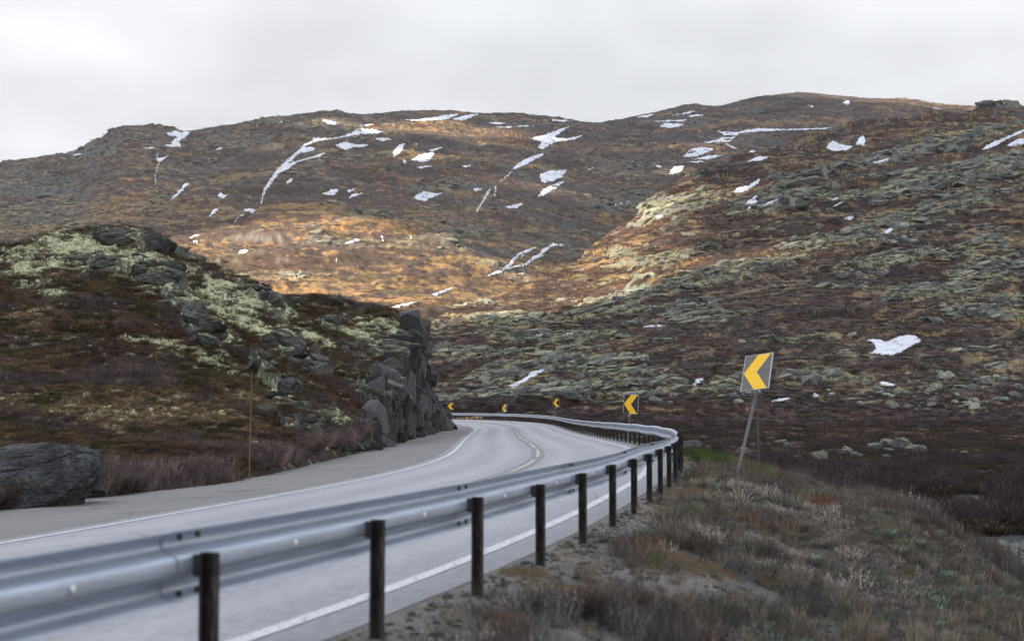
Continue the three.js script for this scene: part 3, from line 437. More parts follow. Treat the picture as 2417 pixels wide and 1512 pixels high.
// ---------------------------------------------------------------- guard rail: every beam section, post, spacer and bolt
{
  const g = group('guard_rail', 'long galvanised guard rail on dark posts following the outer edge of the road', 'guard rail');
  const spots = tileTexture(256, (u, v) => { const n = 0.92 + 0.05 * torus(u, v, 5, 3) + 0.04 * torus(u, v, 26, 8); return [n, n, n]; }, true); spots.repeat.set(0.5, 2.2);
  const rough = tileTexture(128, (u, v) => { const n = 0.44 + 0.05 * torus(u, v, 6, 31) + 0.03 * torus(u, v, 24, 8); return [n, n, n]; }); rough.repeat.set(0.6, 2);
  const zinc = std({ color: new THREE.Color().setRGB(0.52, 0.575, 0.67), metalness: 0.62, roughness: 1, roughnessMap: rough, map: spots });
  const postTex = tileTexture(256, (u, v) => { const n = 0.5 + 0.3 * torus(u, v * 0.999, 7, 3) + 0.3 * torus(u, v, 24, 5), r = ss(0.1, 0.5, torus(u, v, 9, 44)); return [n * (1 + 0.18 * r), n, n * (1 - 0.12 * r)]; }, true); postTex.repeat.set(3, 0.9);
  const postMat = std({ color: new THREE.Color().setRGB(0.15, 0.145, 0.14), map: postTex, metalness: 0.35, roughness: 0.62 }), boltMat = std({ color: new THREE.Color().setRGB(0.06, 0.06, 0.065), metalness: 0.6, roughness: 0.5 }), brightBolt = std({ color: new THREE.Color().setRGB(0.8, 0.8, 0.78), metalness: 0.2, roughness: 0.45 });
  // W profile: height above the lower edge, distance toward the road
  const raw = [[0, 0.020], [0.010, 0.030], [0.022, 0.062], [0.036, 0.080], [0.050, 0.083], [0.066, 0.083], [0.080, 0.076], [0.092, 0.050], [0.104, 0.020], [0.116, 0.005], [0.132, 0.0], [0.155, 0.0]], prof = [...raw, ...raw.slice(0, -1).reverse().map(([h, d]) => [0.31 - h, d])];
  const out = prof.map(([h, d], i) => { const a = prof[Math.max(0, i - 1)], b = prof[Math.min(prof.length - 1, i + 1)], th = b[0] - a[0], td = b[1] - a[1], l = Math.hypot(th, td); return [h - td / l * 0.004, d + th / l * 0.004]; });
  const loop = [...prof, ...out.reverse()], low = 0.475;
  const sP = sAt(6.6), first = Math.ceil((sAt(-3) - sP) / 4), last = Math.floor((sEnd - 6 - sP) / 4);
  const frame = (s, h, d) => { const r = rail(s); return V3(r.x + r.lx * d, roadY(-r.z) + h, r.z + r.lz * d); };
  const hex = new THREE.CylinderGeometry(0.013, 0.015, 0.016, 8), button = new THREE.SphereGeometry(0.017, 10, 6); button.scale(1, 1, 0.5);
  const boltAt = (name, geometry, m, parent, s, h, d, turn) => { const b = part(name, geometry, m, parent), r = rail(s); b.position.copy(frame(s, h, d)); b.rotation.y = Math.atan2(r.lx, r.lz); if (turn) b.rotateX(Math.PI / 2); };
  for (let k = first; k < last; k++) {
    const a = sP + 4 * k - 0.17, sl = range(a, a + 4.34, 0.36), pos = [], uv = [], n = loop.length, off = (k & 1) ? 0.0055 : 0, wob = 0.012 * Math.sin(k * 2.7);
    for (const s of sl) loop.forEach(([h, d], i) => { const p = frame(s, low + h + wob * Math.sin((s - a) * 0.7), d + 0.012 + off); pos.push(p.x, p.y, p.z); uv.push(s, i < prof.length ? i / prof.length : 2 - i / prof.length); });
    const idx = []; for (let j = 0; j < sl.length - 1; j++) for (let i = 0; i < n; i++) { const p = j * n + i, q = j * n + (i + 1) % n; idx.push(p, p + n, q, q, p + n, q + n); }
    for (const e of [0, sl.length - 1]) for (let i = 0; i < prof.length - 1; i++) { const p = e * n + i, q = p + 1, r = e * n + n - 1 - i, t = r - 1; e ? idx.push(p, q, r, q, t, r) : idx.push(p, r, q, q, r, t); }
    const bg = geo(pos, idx, null, uv); bg.computeVertexNormals(); const beam = part('beam', bg, zinc, g), D = -rail(a).z;
    if (D < 26) { for (const ds of [0.09, 0.26]) for (const [h, d] of [[0.03, 0.05], [0.113, 0.046], [0.197, 0.046], [0.28, 0.05]]) boltAt('splice_bolt', hex, boltMat, beam, a + ds, low + h, d + 0.004, true); for (const ds of [1.2, 3.2]) boltAt('bolt', button, brightBolt, beam, a + ds, low + 0.155, 0.010); }
    else if (D < 75) for (const ds of [0.1, 0.5]) boltAt('splice_bolt', hex, boltMat, beam, a + ds, low + 0.155, 0.02, true);
  }
  // C-section posts
  const sh = new THREE.Shape(); sh.moveTo(-0.03, -0.05); sh.lineTo(0.034, -0.05); sh.lineTo(0.034, -0.03); sh.lineTo(0.028, -0.03); sh.lineTo(0.028, -0.044); sh.lineTo(-0.024, -0.044); sh.lineTo(-0.024, 0.044); sh.lineTo(0.028, 0.044); sh.lineTo(0.028, 0.03); sh.lineTo(0.034, 0.03); sh.lineTo(0.034, 0.05); sh.lineTo(-0.03, 0.05); sh.closePath();
  const pg = new THREE.ExtrudeGeometry(sh, { depth: 1.15, bevelEnabled: false }); pg.rotateX(-Math.PI / 2); pg.scale(0.78, 1, 0.78); pg.translate(0, -0.47, 0);
  const sg = new THREE.BoxGeometry(0.034, 0.10, 0.04), rnd = rng(4);
  for (let k = first * 2 + 1; k < last * 2; k++) {
    const s = sP + 2 * k, r = rail(s), p = frame(s, 0, -0.06), post = part('post', pg, postMat, g);
    post.position.copy(p); post.position.y += (rnd() - 0.5) * 0.02; post.rotation.set((rnd() - 0.5) * 0.03, Math.atan2(r.lx, r.lz) + 0.06 * (rnd() - 0.5), (rnd() - 0.5) * 0.03);
    if (-r.z < 45) { const sp2 = part('spacer', sg, boltMat, post); sp2.position.set(0, 0.62, 0.055); }
  }
}

// ---------------------------------------------------------------- chevron signs
const signMats = {
  black: std({ color: new THREE.Color().setRGB(0.018, 0.017, 0.017), roughness: 0.35 }), skyGrey: std({ color: new THREE.Color().setRGB(0.27, 0.255, 0.24), roughness: 0.3, map: grainTex }), yellow: std({ color: new THREE.Color().setRGB(0.98, 0.60, 0.012), roughness: 0.4 }), rim: std({ color: new THREE.Color().setRGB(0.42, 0.43, 0.43), metalness: 0.5, roughness: 0.5 }),  // black face of the nearest sign has its sky reflection put into grey colour
  pole: std({ color: new THREE.Color().setRGB(0.36, 0.37, 0.38), metalness: 0.45, roughness: 0.6, map: grainTex }),
};
function tube(a, b, r, seg = 12) { const l = a.distanceTo(b), g = new THREE.CylinderGeometry(r, r, l, seg, 1); g.applyQuaternion(new THREE.Quaternion().setFromUnitVectors(V3(0, 1, 0), b.clone().sub(a).normalize())); g.translate((a.x + b.x) / 2, (a.y + b.y) / 2, (a.z + b.z) / 2); return g; }
function chevronSign(label, centre, R, U, w, h, feet, joint, ground = signMats.black) {
  const g = group('chevron_sign', label, 'road sign', 'chevron signs along the bend'), base = feet[0][0]; g.position.copy(base);
  const r = R.clone().normalize(), u = U.clone().addScaledVector(r, -U.dot(r)).normalize(), n = r.clone().cross(u), m = new THREE.Matrix4().makeBasis(r, u, n);
  const panel = new THREE.Group(); panel.name = 'panel'; panel.quaternion.setFromRotationMatrix(m); panel.position.copy(centre).sub(base); g.add(panel);
  const half = (y0, y1) => { const b = new THREE.BoxGeometry(w - 0.03, y1 - y0 - 0.003, 0.02); b.translate(0, (y0 + y1) / 2, 0); return b; };
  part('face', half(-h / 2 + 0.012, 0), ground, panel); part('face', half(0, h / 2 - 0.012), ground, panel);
  const X = (k) => (k - 0.5) * (w - 0.034), Y = (k) => (k - 0.5) * (h - 0.028), cut = 0.002;
  for (const up of [1, 0]) {
    const s = new THREE.Shape(); const pts = up ? [[0.005, 0.5], [0.5, 0.5], [0.955, 1], [0.47, 1]] : [[0.005, 0.5], [0.47, 0], [0.955, 0], [0.5, 0.5]];
    pts.forEach(([a, b], i) => { const x = X(a), y = Y(b) + (b === 0.5 ? (up ? cut : -cut) : 0); i ? s.lineTo(x, y) : s.moveTo(x, y); }); s.closePath();
    const cg = new THREE.ExtrudeGeometry(s, { depth: 0.003, bevelEnabled: false }); cg.translate(0, 0, 0.0105); part('chevron_arm', cg, signMats.yellow, panel);
  }
  for (const k of [-1, 1]) { const e = new THREE.BoxGeometry(0.018, h, 0.034); e.translate(k * (w / 2 - 0.008), 0, 0); part('edge_strip', e, signMats.rim, panel); const t = new THREE.BoxGeometry(w - 0.036, 0.012, 0.03); t.translate(0, k * (h / 2 - 0.006), 0); part('edge_strip', t, signMats.rim, panel); }
  const back = new THREE.BoxGeometry(w * 0.6, 0.05, 0.03); back.translate(0, -h * 0.25, -0.026); part('bracket', back, signMats.rim, panel);
  feet.forEach(([f, rad]) => { const top2 = joint.clone().sub(base), foot = f.clone().sub(base); foot.y -= 0.35; part('leg', tube(foot, top2, rad), signMats.pole, g); });
  const cap = tube(joint.clone().sub(base).add(V3(-0.05, -0.04, 0)), joint.clone().sub(base).add(V3(0.06, -0.02, -0.05)), 0.05); part('clamp', cap, signMats.rim, g);
}
{
  const D5 = 31.5, c5 = at(1787, 878, D5), j5 = at(1787, 922, D5 + 0.06);
  chevronSign('large tilted chevron sign nearest the camera, leaning right on two grey legs', c5, V3(0.795, 0.115, 0.59), V3(0.18, 0.87, -0.46), 0.68, 0.90, [[at(1732, 1113, D5 - 0.3), 0.036], [at(1791, 1120, D5 + 1.0), 0.024]], j5, signMats.skyGrey);
  const D4 = 64.5, c4 = at(1489, 953.5, D4); chevronSign('upright chevron sign behind the rail at the middle of the bend', c4, V3(0.97, -0.06, 0.16), V3(0.07, 0.99, -0.02), 0.66, 0.86, [[at(1479, 1046, D4 + 0.1), 0.036], [at(1506, 1016, D4 + 1.1), 0.025]], at(1486, 978, D4 + 0.08));
  const D3 = 147, c3 = at(1312.5, 950.5, D3); chevronSign('small chevron sign where the rail turns left, third from the right', c3, V3(0.95, 0.05, 0.28), V3(0.02, 1, 0), 0.70, 0.86, [[at(1308, 992, D3 + 0.2), 0.04], [at(1313, 984, D3 + 1.2), 0.03]], at(1311, 962, D3 + 0.12));
  const D2 = 168, c2 = at(1190.5, 963, D2); chevronSign('narrow looking chevron sign, its panel turned away, second from the left', c2, V3(0.66, 0.12, 0.72), V3(0.13, 0.98, -0.05), 0.80, 0.88, [[at(1189, 985, D2 + 0.3), 0.04], [at(1192, 984, D2 + 1.3), 0.03]], at(1189, 972, D2 + 0.15));
  const D1 = 190, c1 = at(1063.5, 958.5, D1); chevronSign('leftmost chevron sign, beside the dark rock face', c1, V3(0.99, 0.0, 0.12), V3(0, 1, 0), 0.86, 0.88, [[at(1060, 988, D1 + 0.3), 0.045], [at(1064, 986, D1 + 1.4), 0.03]], at(1061, 968, D1 + 0.15));
}
// snow marker poles
{
  const wood = std({ color: new THREE.Color().setRGB(0.34, 0.22, 0.11), roughness: 0.7, map: grainTex });
  const pole = (label, a, b, r) => { const g = group('snow_pole', label, 'marker pole', 'snow poles'); g.position.copy(a); const t = b.clone().sub(a), n = 7; for (let k = 0; k < n; k++) { const p = t.clone().multiplyScalar(k / n), q = t.clone().multiplyScalar((k + 1) / n - 0.004); if (!k) p.y -= 0.3; part('cane_section', tube(p, q, r * (1 - 0.05 * k), 8), wood, g); if (k) part('cane_joint', tube(p.clone().addScaledVector(t, -0.008), p.clone().addScaledVector(t, 0.006), r * 1.22, 8), wood, g); } };
  pole('tall brown cane at the foot of the knoll', at(587, 1122, 36.6), at(593, 876, 36.6), 0.017);
  pole('small far cane at the road edge below the leftmost sign', at(1068, 1003, 152), at(1067.5, 965, 152), 0.03);
}

// ---------------------------------------------------------------- boulders
const snowKeep = [[2108, 815, 80, 32, 0], [1245, 890, 62, 14, -0.45], [1655, 896, 30, 18, 0], [1850, 945, 40, 10, 0], [1925, 935, 16, 12, 0], [2095, 906, 40, 12, 0], [1545, 770, 44, 10, 0], [1970, 348, 50, 20, 0], [2370, 330, 70, 26, -0.4], [1765, 440, 50, 20, -0.4]], onSnow = (p) => { const [px, py] = toPx(p.x / -p.z, (p.y - EYE) / -p.z); return blobs(snowKeep, px, py) > 0.4; };
const stoneTex = tileTexture(512, (u, v) => { const n = 0.66 + 0.16 * torus(u, v, 5, 3) + 0.16 * torus(u, v, 22, 8) + 0.12 * torus(u, v, 90, 4), k = ss(0.25, 0.5, torus(u, v, 13, 71)), d = ss(0.3, 0.55, torus(u, v, 31, 17)); return [(n + 0.12 * k) * (1 - 0.45 * d), (n + 0.13 * k) * (1 - 0.45 * d), (n + 0.02 * k) * (1 - 0.43 * d)]; }, true);
const stoneBump = tileTexture(256, (u, v) => { const n = 0.5 + 0.3 * torus(u, v, 8, 3) + 0.25 * torus(u, v, 30, 5); return [n, n, n]; });
// ---------------------------------------------------------------- broken rock: outcrops on the slopes and the blasted face, block by block
function blockGeometry(seed, detail, cuts, lichenT, square = 0.5, crack = 0.10, nz = 1, crease = 0.42) {
  const r = rng(seed), planes = []; for (let k = 0; k < cuts; k++) { const a = r() * 6.283, b = Math.acos(2 * r() - 1); planes.push([Math.sin(b) * Math.cos(a), Math.cos(b), Math.sin(b) * Math.sin(a), 0.50 + 0.3 * r()]); }
  const g = new THREE.IcosahedronGeometry(1, detail), p = g.attributes.position;
  for (let i = 0; i < p.count; i++) {
    let [x, y, z] = [p.getX(i), p.getY(i), p.getZ(i)].map((v) => Math.sign(v) * Math.abs(v) ** square * 0.86);
    for (const [a, b, c, d] of planes) { const q = x * a + y * b + z * c - d; if (q > 0) { x -= a * q; y -= b * q; z -= c * q; } }
    const n = 1 + nz * 0.05 * fbm(x * 2.2 + seed, y * 2.2 + z, 3) + nz * 0.035 * noise(z * 9 + seed, x * 9 - y * 7), [e] = cells(x * 1.6 + z * 0.9 + seed, y * 1.9 - z * 0.7), k = n * (1 - crack * (1 - ss(0, 0.12, e))); p.setXYZ(i, x * k * 1.15, y * k * 1.15, z * k * 1.15);
  }
  const o = toCreasedNormals(geo(p.array.slice(), null), crease), P = o.attributes.position, N = o.attributes.normal, col = [], uv = [], fn = V3(0, 0, 0), va = V3(0, 0, 0), vb = V3(0, 0, 0);
  for (let i = 0; i < P.count; i++) {
    const x = P.getX(i), y = P.getY(i), z = P.getZ(i), n = fbm(x * 2.6 + seed, y * 2.6 + z * 1.4, 3), h = noise(x * 9 + seed, y * 9 + z * 6), k = 0.9 + 0.55 * n + 0.4 * h, st = ss(0.05, 0.4, fbm(x * 2.4 - seed, y * 1.0 + z * 1.7, 3));
    let c = [k, k * 1.01, k].map((v) => Math.max(0.2, v) * (1 - 0.6 * st)); const l = ss(0.35, 0.6, N.getY(i) + 0.9 * n + 0.6 * h - 0.42 + lichenT); c = mix3(c, [1.75, 1.70, 1.15].map((v) => v * (0.8 + 0.4 * h)), l * 0.85); col.push(...c);
    if (i % 3 === 0) { va.set(P.getX(i + 1) - x, P.getY(i + 1) - y, P.getZ(i + 1) - z); vb.set(P.getX(i + 2) - x, P.getY(i + 2) - y, P.getZ(i + 2) - z); fn.crossVectors(va, vb); }
    const ax = Math.abs(fn.x), ay = Math.abs(fn.y), az = Math.abs(fn.z); ax > ay && ax > az ? uv.push(z * 0.6, y * 0.6) : ay > az ? uv.push(x * 0.6, z * 0.6) : uv.push(x * 0.6, y * 0.6);
  }
  o.setAttribute('color', new THREE.BufferAttribute(new Float32Array(col), 3)); o.setAttribute('uv', new THREE.BufferAttribute(new Float32Array(uv), 2)); return o;
}
function hullGeometry(seed, n, lichenT, box = 0.55) {      // an angular block: the hull of a few points on a rough box
  const r = rng(seed), pts = []; for (let k = 0; k < n; k++) { const a = r() * 6.283, c = 2 * r() - 1, s = Math.sqrt(1 - c * c), q = 0.78 + 0.3 * r(); pts.push(V3(...[s * Math.cos(a), c, s * Math.sin(a)].map((v) => Math.sign(v) * Math.abs(v) ** box * q))); }
  const g = new ConvexGeometry(pts), P = g.attributes.position, N = g.attributes.normal, col = [], uv = [];
  for (let i = 0; i < P.count; i++) {
    const f = Math.floor(i / 3), x = P.getX(i), y = P.getY(i), z = P.getZ(i), h = hash3(f, seed, 5), nx = Math.abs(N.getX(i)), ny = Math.abs(N.getY(i)), nz = Math.abs(N.getZ(i)), n2 = noise(x * 3 + seed, y * 3 + z * 2), k = 0.85 + 0.3 * h + 0.35 * n2;
    let c = [k, k, k]; const l = ss(0.35, 0.75, N.getY(i) + 0.5 * n2 + 0.4 * (h - 0.5) + lichenT - 0.2); c = mix3(c, [1.7, 1.64, 1.1].map((v) => v * (0.85 + 0.3 * h)), l * 0.8); col.push(...c);
    nx > ny && nx > nz ? uv.push(z * 0.6 + h, y * 0.6) : ny > nz ? uv.push(x * 0.6, z * 0.6 + h) : uv.push(x * 0.6 + h, y * 0.6);
  }
  g.setAttribute('color', new THREE.BufferAttribute(new Float32Array(col), 3)); g.setAttribute('uv', new THREE.BufferAttribute(new Float32Array(uv), 2)); return g;
}
const rockMat = (c) => std({ vertexColors: true, color: new THREE.Color().setRGB(...c), roughness: 0.92, map: stoneTex, bumpMap: stoneBump, bumpScale: 0.05 });
{
  const b1 = top('boulder', blockGeometry(33, 24, 13, -0.55, 0.5, 0.05), rockMat([0.145, 0.15, 0.16])); b1.position.copy(at(78, 1128, 26.9)); b1.scale.set(1.4, 0.66, 0.95); b1.rotation.set(0.1, 0.3, 0.08); tag(b1, 'big grey boulder at the left edge beside the gravel strip', 'boulder');
  const b2 = top('boulder', blockGeometry(41, 10, 8, 0.1, 0.9), rockMat([0.14, 0.145, 0.13])); b2.position.copy(at(787, 714, 109)); b2.scale.set(0.92, 0.72, 0.8); tag(b2, 'round dark boulder alone on the skyline ridge of the knoll', 'boulder');
  const b3 = top('boulder', blockGeometry(52, 10, 10, -0.1, 0.7), rockMat([0.2, 0.21, 0.2])); b3.position.copy(at(684, 914, 47)); b3.scale.set(0.42, 0.32, 0.4); tag(b3, 'grey stone lying in heather near the middle of the knoll', 'boulder');
  const b4 = top('boulder', blockGeometry(66, 8, 10, -0.5, 0.7), rockMat([0.2, 0.205, 0.21])); b4.position.copy(at(226, 1158, 27.6)); b4.scale.set(0.24, 0.1, 0.2); tag(b4, 'low flat stone at the foot of the big grey boulder', 'boulder');
  const mats = [[0.33, 0.345, 0.345], [0.27, 0.29, 0.28], [0.4, 0.41, 0.4], [0.2, 0.21, 0.21]].map(rockMat), geos = [1, 2, 3, 4, 5, 6].map((k) => hullGeometry(100 + k, 32, 0.0, 0.75)), r = rng(77);
  const fields = [[2180, 925, 230, 46, 90, 'grey boulder strewn on the slope right of the tall sign', 'boulders on the right slope'], [1640, 925, 150, 40, 40, 'grey boulder between the two nearest signs, low on the slope', 'boulders between the signs'], [1230, 915, 190, 36, 50, 'grey boulder on the slope above the far rail', 'boulders above the far rail'], [2080, 560, 90, 30, 40, 'pale stone in the scree below the upper snow patches', 'stones in the scree'], [2040, 650, 60, 20, 24, 'pale stone of small scree on upper right slope', 'stones in the small scree'], [1900, 1075, 420, 26, 36, 'stone lying on the boggy valley floor', 'stones on the valley floor']];
  for (const [x, y, rx, ry, n, label, grp] of fields) for (let k = 0; k < n; k++) {
    const a = r() * 6.283, q = Math.sqrt(r()), p = hill.cast(x + Math.cos(a) * q * rx, y + Math.sin(a) * q * ry); if (!p || onSnow(p)) continue;
    const D = -p.z, s = (0.35 + 1.1 * r() ** 2.2) * lerp(0.75, 1.7, ss(180, 600, D)), m = top('boulder', geos[Math.floor(r() * 6)], mats[y > 1000 ? 3 : Math.floor(r() * 4)]); m.position.copy(p); m.position.y += s * 0.18; m.scale.set(s * (0.8 + 0.5 * r()), s * (0.55 + 0.3 * r()), s * (0.8 + 0.4 * r())); m.rotation.set(r() * 0.5, r() * 6.3, r() * 0.5); const size = s < 0.55 ? 'small' : s < 1 ? 'middling' : 'large', shape = m.scale.y > 0.75 * m.scale.x ? 'blocky' : m.scale.x > 1.15 * m.scale.z ? 'long' : 'squat'; tag(m, `${size} ${shape} ${label}`, 'boulder', `${size} ${shape} ${grp}`);
  }
  for (let k = 0, n = 0; k < 4000 && n < 60; k++) { const x = 12 + 24 * r(), D = 46 + 45 * r(), a = lineDist(river, x, D), b = lineDist(creek, x, D), near = D > 50 && Math.abs(a - 6.2) < 0.9; if (!near && Math.abs(b - 1.8) > 0.5) continue; n++; const s = 0.2 + 0.45 * r() ** 2, m = top('river_stone', geos[k % 6], mats[3 - (k & 1)]); m.position.set(x, -4.62 + 0.15 * r(), -D); m.scale.set(s * (0.9 + 0.6 * r()), s * 0.6, s); m.rotation.y = r() * 6; tag(m, near ? (s > 0.35 ? 'larger grey stone on the far bank of the bright river' : 'small grey stone on the far bank of the bright river') : 'grey stone beside the narrow creek beyond the river', 'stone', near ? (s > 0.35 ? 'larger stones on the river bank' : 'small stones on the river bank') : 'stones by the creek'); }
}

const faceTex = stoneTex.clone(); faceTex.repeat.set(1.7, 1.1); faceTex.needsUpdate = true;
const faceMat = (c) => std({ vertexColors: true, color: new THREE.Color().setRGB(...c.map((v) => v * 0.72)), roughness: 0.85, map: faceTex, bumpMap: stoneBump, bumpScale: 0.03 });
const blockMats = {}; 
function placeBlocks(parent, name, geos, list, most, matOf = rockMat, roll = 0) {      // list: [position, [sx, sy, sz], yaw, tilt, color]; the ones that show largest become meshes of their own
  list.sort((a, b) => b[1][0] / -b[0].z - a[1][0] / -a[0].z); const d = new THREE.Object3D(), tints = 7;
  const put = ([p, s, yaw, tilt]) => { d.position.copy(p); d.scale.set(...s); d.rotation.set(tilt, yaw, tilt * 0.7 + roll, 'YXZ'); d.updateMatrix(); };
  list.slice(0, most).forEach((b, i) => { const key = name + Math.floor(b[4][0] * 40) + '_' + Math.floor(b[4][1] / b[4][2] * 8); blockMats[key] ??= matOf(b[4]); const m = part(name, geos[i % geos.length], blockMats[key], parent); put(b); m.position.copy(d.position); m.scale.copy(d.scale); m.rotation.copy(d.rotation); });
  const rest = list.slice(most); geos.forEach((g, k) => { const own = rest.filter((_, i) => i % geos.length === k); if (!own.length) return; const im = new THREE.InstancedMesh(g, matOf([1, 1, 1]), own.length), c = new THREE.Color(); own.forEach((b, i) => { put(b); im.setMatrixAt(i, d.matrix); im.setColorAt(i, c.setRGB(...b[4])); }); im.name = name + 's'; im.userData.kind = 'stuff'; add(im, parent); });
}
{
  const r = rng(4242), gs = [1, 2, 3, 4, 5, 6].map((k) => hullGeometry(500 + k, 26, 0.22, 0.6)), gray = () => { const k = 0.7 + 0.65 * r(), c = mix3([0.32, 0.33, 0.32], [0.30, 0.32, 0.295], r()); return c.map((v) => v * k); };
  const H = [], Fm = [], Kn = [], Cl = [];
  for (let k = 0; k < 120000 && H.length < 7500; k++) {
    const j = Math.floor(lerp(0.12, 0.97, r()) * hill.nv), i = Math.floor(r() * hill.nu), o = j * hill.nu + i, D = hill.D[o], u = hill.pos[o * 3] / D; if (D < 212 || u < -0.085 || u > 0.4) continue;
    const oc = hill.oc[o], sc = ss(200, 900, D); if (oc < 0.06 + 0.16 * r()) { if (r() > 0.02 * (1 - sc)) continue; }
    const s = (0.18 + 1.5 * r() ** 4 * (oc > 0.1 ? 1 : 0.35) + 0.25 * r()) * lerp(0.85, 2.3, sc); H.push([V3(hill.pos[o * 3], hill.Y[o] - s * 0.12, -D), [s * (0.8 + 1.3 * r()), s * (0.4 + 0.4 * r()), s * (0.7 + 0.5 * r())], (r() - 0.5) * 1.6 - 0.12, (r() - 0.5) * 0.6, gray()]);
  }
  placeBlocks(hillside, 'rock_block', gs, H.filter((b) => !onSnow(b[0])), 300, rockMat, 0.1);
  for (let k = 0; k < 40000 && Fm.length < 1500; k++) { const j = Math.floor(r() * 0.95 * far.nv), i = Math.floor(r() * far.nu), o = j * far.nu + i, D = far.D[o], u = far.pos[o * 3] / D; if (u < -0.4 || u > 0.34 || far.oc[o] < 0.10 + 0.2 * r()) continue; const s = (0.9 + 3.6 * r() ** 2.5) * lerp(0.8, 1.4, ss(800, 2500, D)); Fm.push([V3(far.pos[o * 3], far.Y[o], -D), [s * (1.1 + r()), s * (0.4 + 0.3 * r()), s], (r() - 0.5) * 1.2, (r() - 0.5) * 0.4, gray().map((v, c) => v * [1.1, 1.02, 0.95][c])]); }
  placeBlocks(mountain, 'rock_block', gs, Fm, 60);
  const kd = [6, 7, 8].map((k) => blockGeometry(500 + k, 7, 12, 0.5, 0.6, 0.06, 1, 0.3)), n = knoll.nu * knoll.nv, P = knoll.pos, M = knoll.meta;
  for (let k = 0; k < 60000 && Kn.length < 120; k++) { const o = Math.floor(r() * n), j = o / knoll.nu; if (j > knoll.nv * 0.86 || M[o * 4] > 0.3 || M[o * 4 + 1] < 0.6 + 0.35 * r()) continue; const D = -P[o * 3 + 2], s = (0.25 + 1.0 * r() ** 2) * lerp(0.45, 1.1, ss(40, 100, D)); Kn.push([V3(P[o * 3], P[o * 3 + 1] - (s > 0.45 ? 0.5 : 0.2) * s, -D), [s * (1.1 + 0.9 * r()), s * (0.6 + 0.3 * r()), s * (0.9 + 0.6 * r())], 0.5 + (r() - 0.5) * 0.9, (r() - 0.5) * 0.5 - 0.1, gray().map((v) => v * 0.42)]); }
  placeBlocks(knollMesh, 'rock_block', kd, Kn, 150);
  const cg = [1, 2, 3, 4, 5, 6, 7, 8].map((k) => hullGeometry(700 + k, 20, -0.5, 0.62));
  for (let k = 0; k < 40000 && Cl.length < 950; k++) { const o = Math.floor(r() * n); if (M[o * 4] < 0.5) continue; const D = -P[o * 3 + 2], y = P[o * 3 + 1], s = 0.22 + 0.95 * r() ** 2.2; Cl.push([V3(P[o * 3] - 0.35 * s, y, -D - 0.1 * s), [s * (0.55 + 0.4 * r()), s * (0.8 + 0.9 * r()), s * (0.8 + 0.7 * r())], 0.35 + (r() - 0.5) * 1.6, (r() - 0.5) * 0.7, (() => { const q = 0.45 + 0.75 * r(), w = r(); return mix3([0.19, 0.195, 0.215], [0.22, 0.19, 0.16], w * w).map((v) => v * q * q * 0.85); })()]); }
  placeBlocks(knollMesh, 'face_block', cg, Cl, 200, faceMat);
  const Rb = []; for (let k = 0; k < 90; k++) { const px = lerp(800, 1054, r() ** 0.8), p = at(px, kB(px, 1) + 2, kB(px, 2) - 0.2 - 0.9 * r()), s = 0.10 + 0.4 * r() ** 3; p.y += 0.12; Rb.push([p, [s * (0.8 + 0.6 * r()), s * 0.6, s], r() * 6.3, r() - 0.5, gray().map((v) => v * 0.4)]); }
  placeBlocks(knollMesh, 'fallen_stone', cg, Rb, 90, faceMat);
}

{
  const r = rng(1212), pg = blockGeometry(811, 1, 6, -0.8, 0.8, 0), S = [];
  for (let k = 0; k < 7000; k++) { const s = lerp(sAt(7), sAt(40), r()), q = -0.1 + 4 * r() ** 1.5, p = vergePt(s, q), z = 0.006 + 0.025 * r() ** 4; S.push([p, [z * (1 + r()), z, z * (1 + r())], r() * 6.3, r() - 0.5, A(0xa8a4a0, 0.8 + 0.8 * r())]); }
  const m = new THREE.InstancedMesh(pg, rockMat([1, 1, 1]), S.length), d = new THREE.Object3D(), c = new THREE.Color(); S.forEach(([p, s, t, w, k], i) => { d.position.copy(p); d.scale.set(...s); d.rotation.set(w, t, w); d.updateMatrix(); m.setMatrixAt(i, d.matrix); m.setColorAt(i, c.setRGB(...k)); }); m.name = 'gravel'; m.userData.kind = 'stuff'; tag(m, 'loose gravel on the verge under the guard rail', 'gravel'); add(m);
}

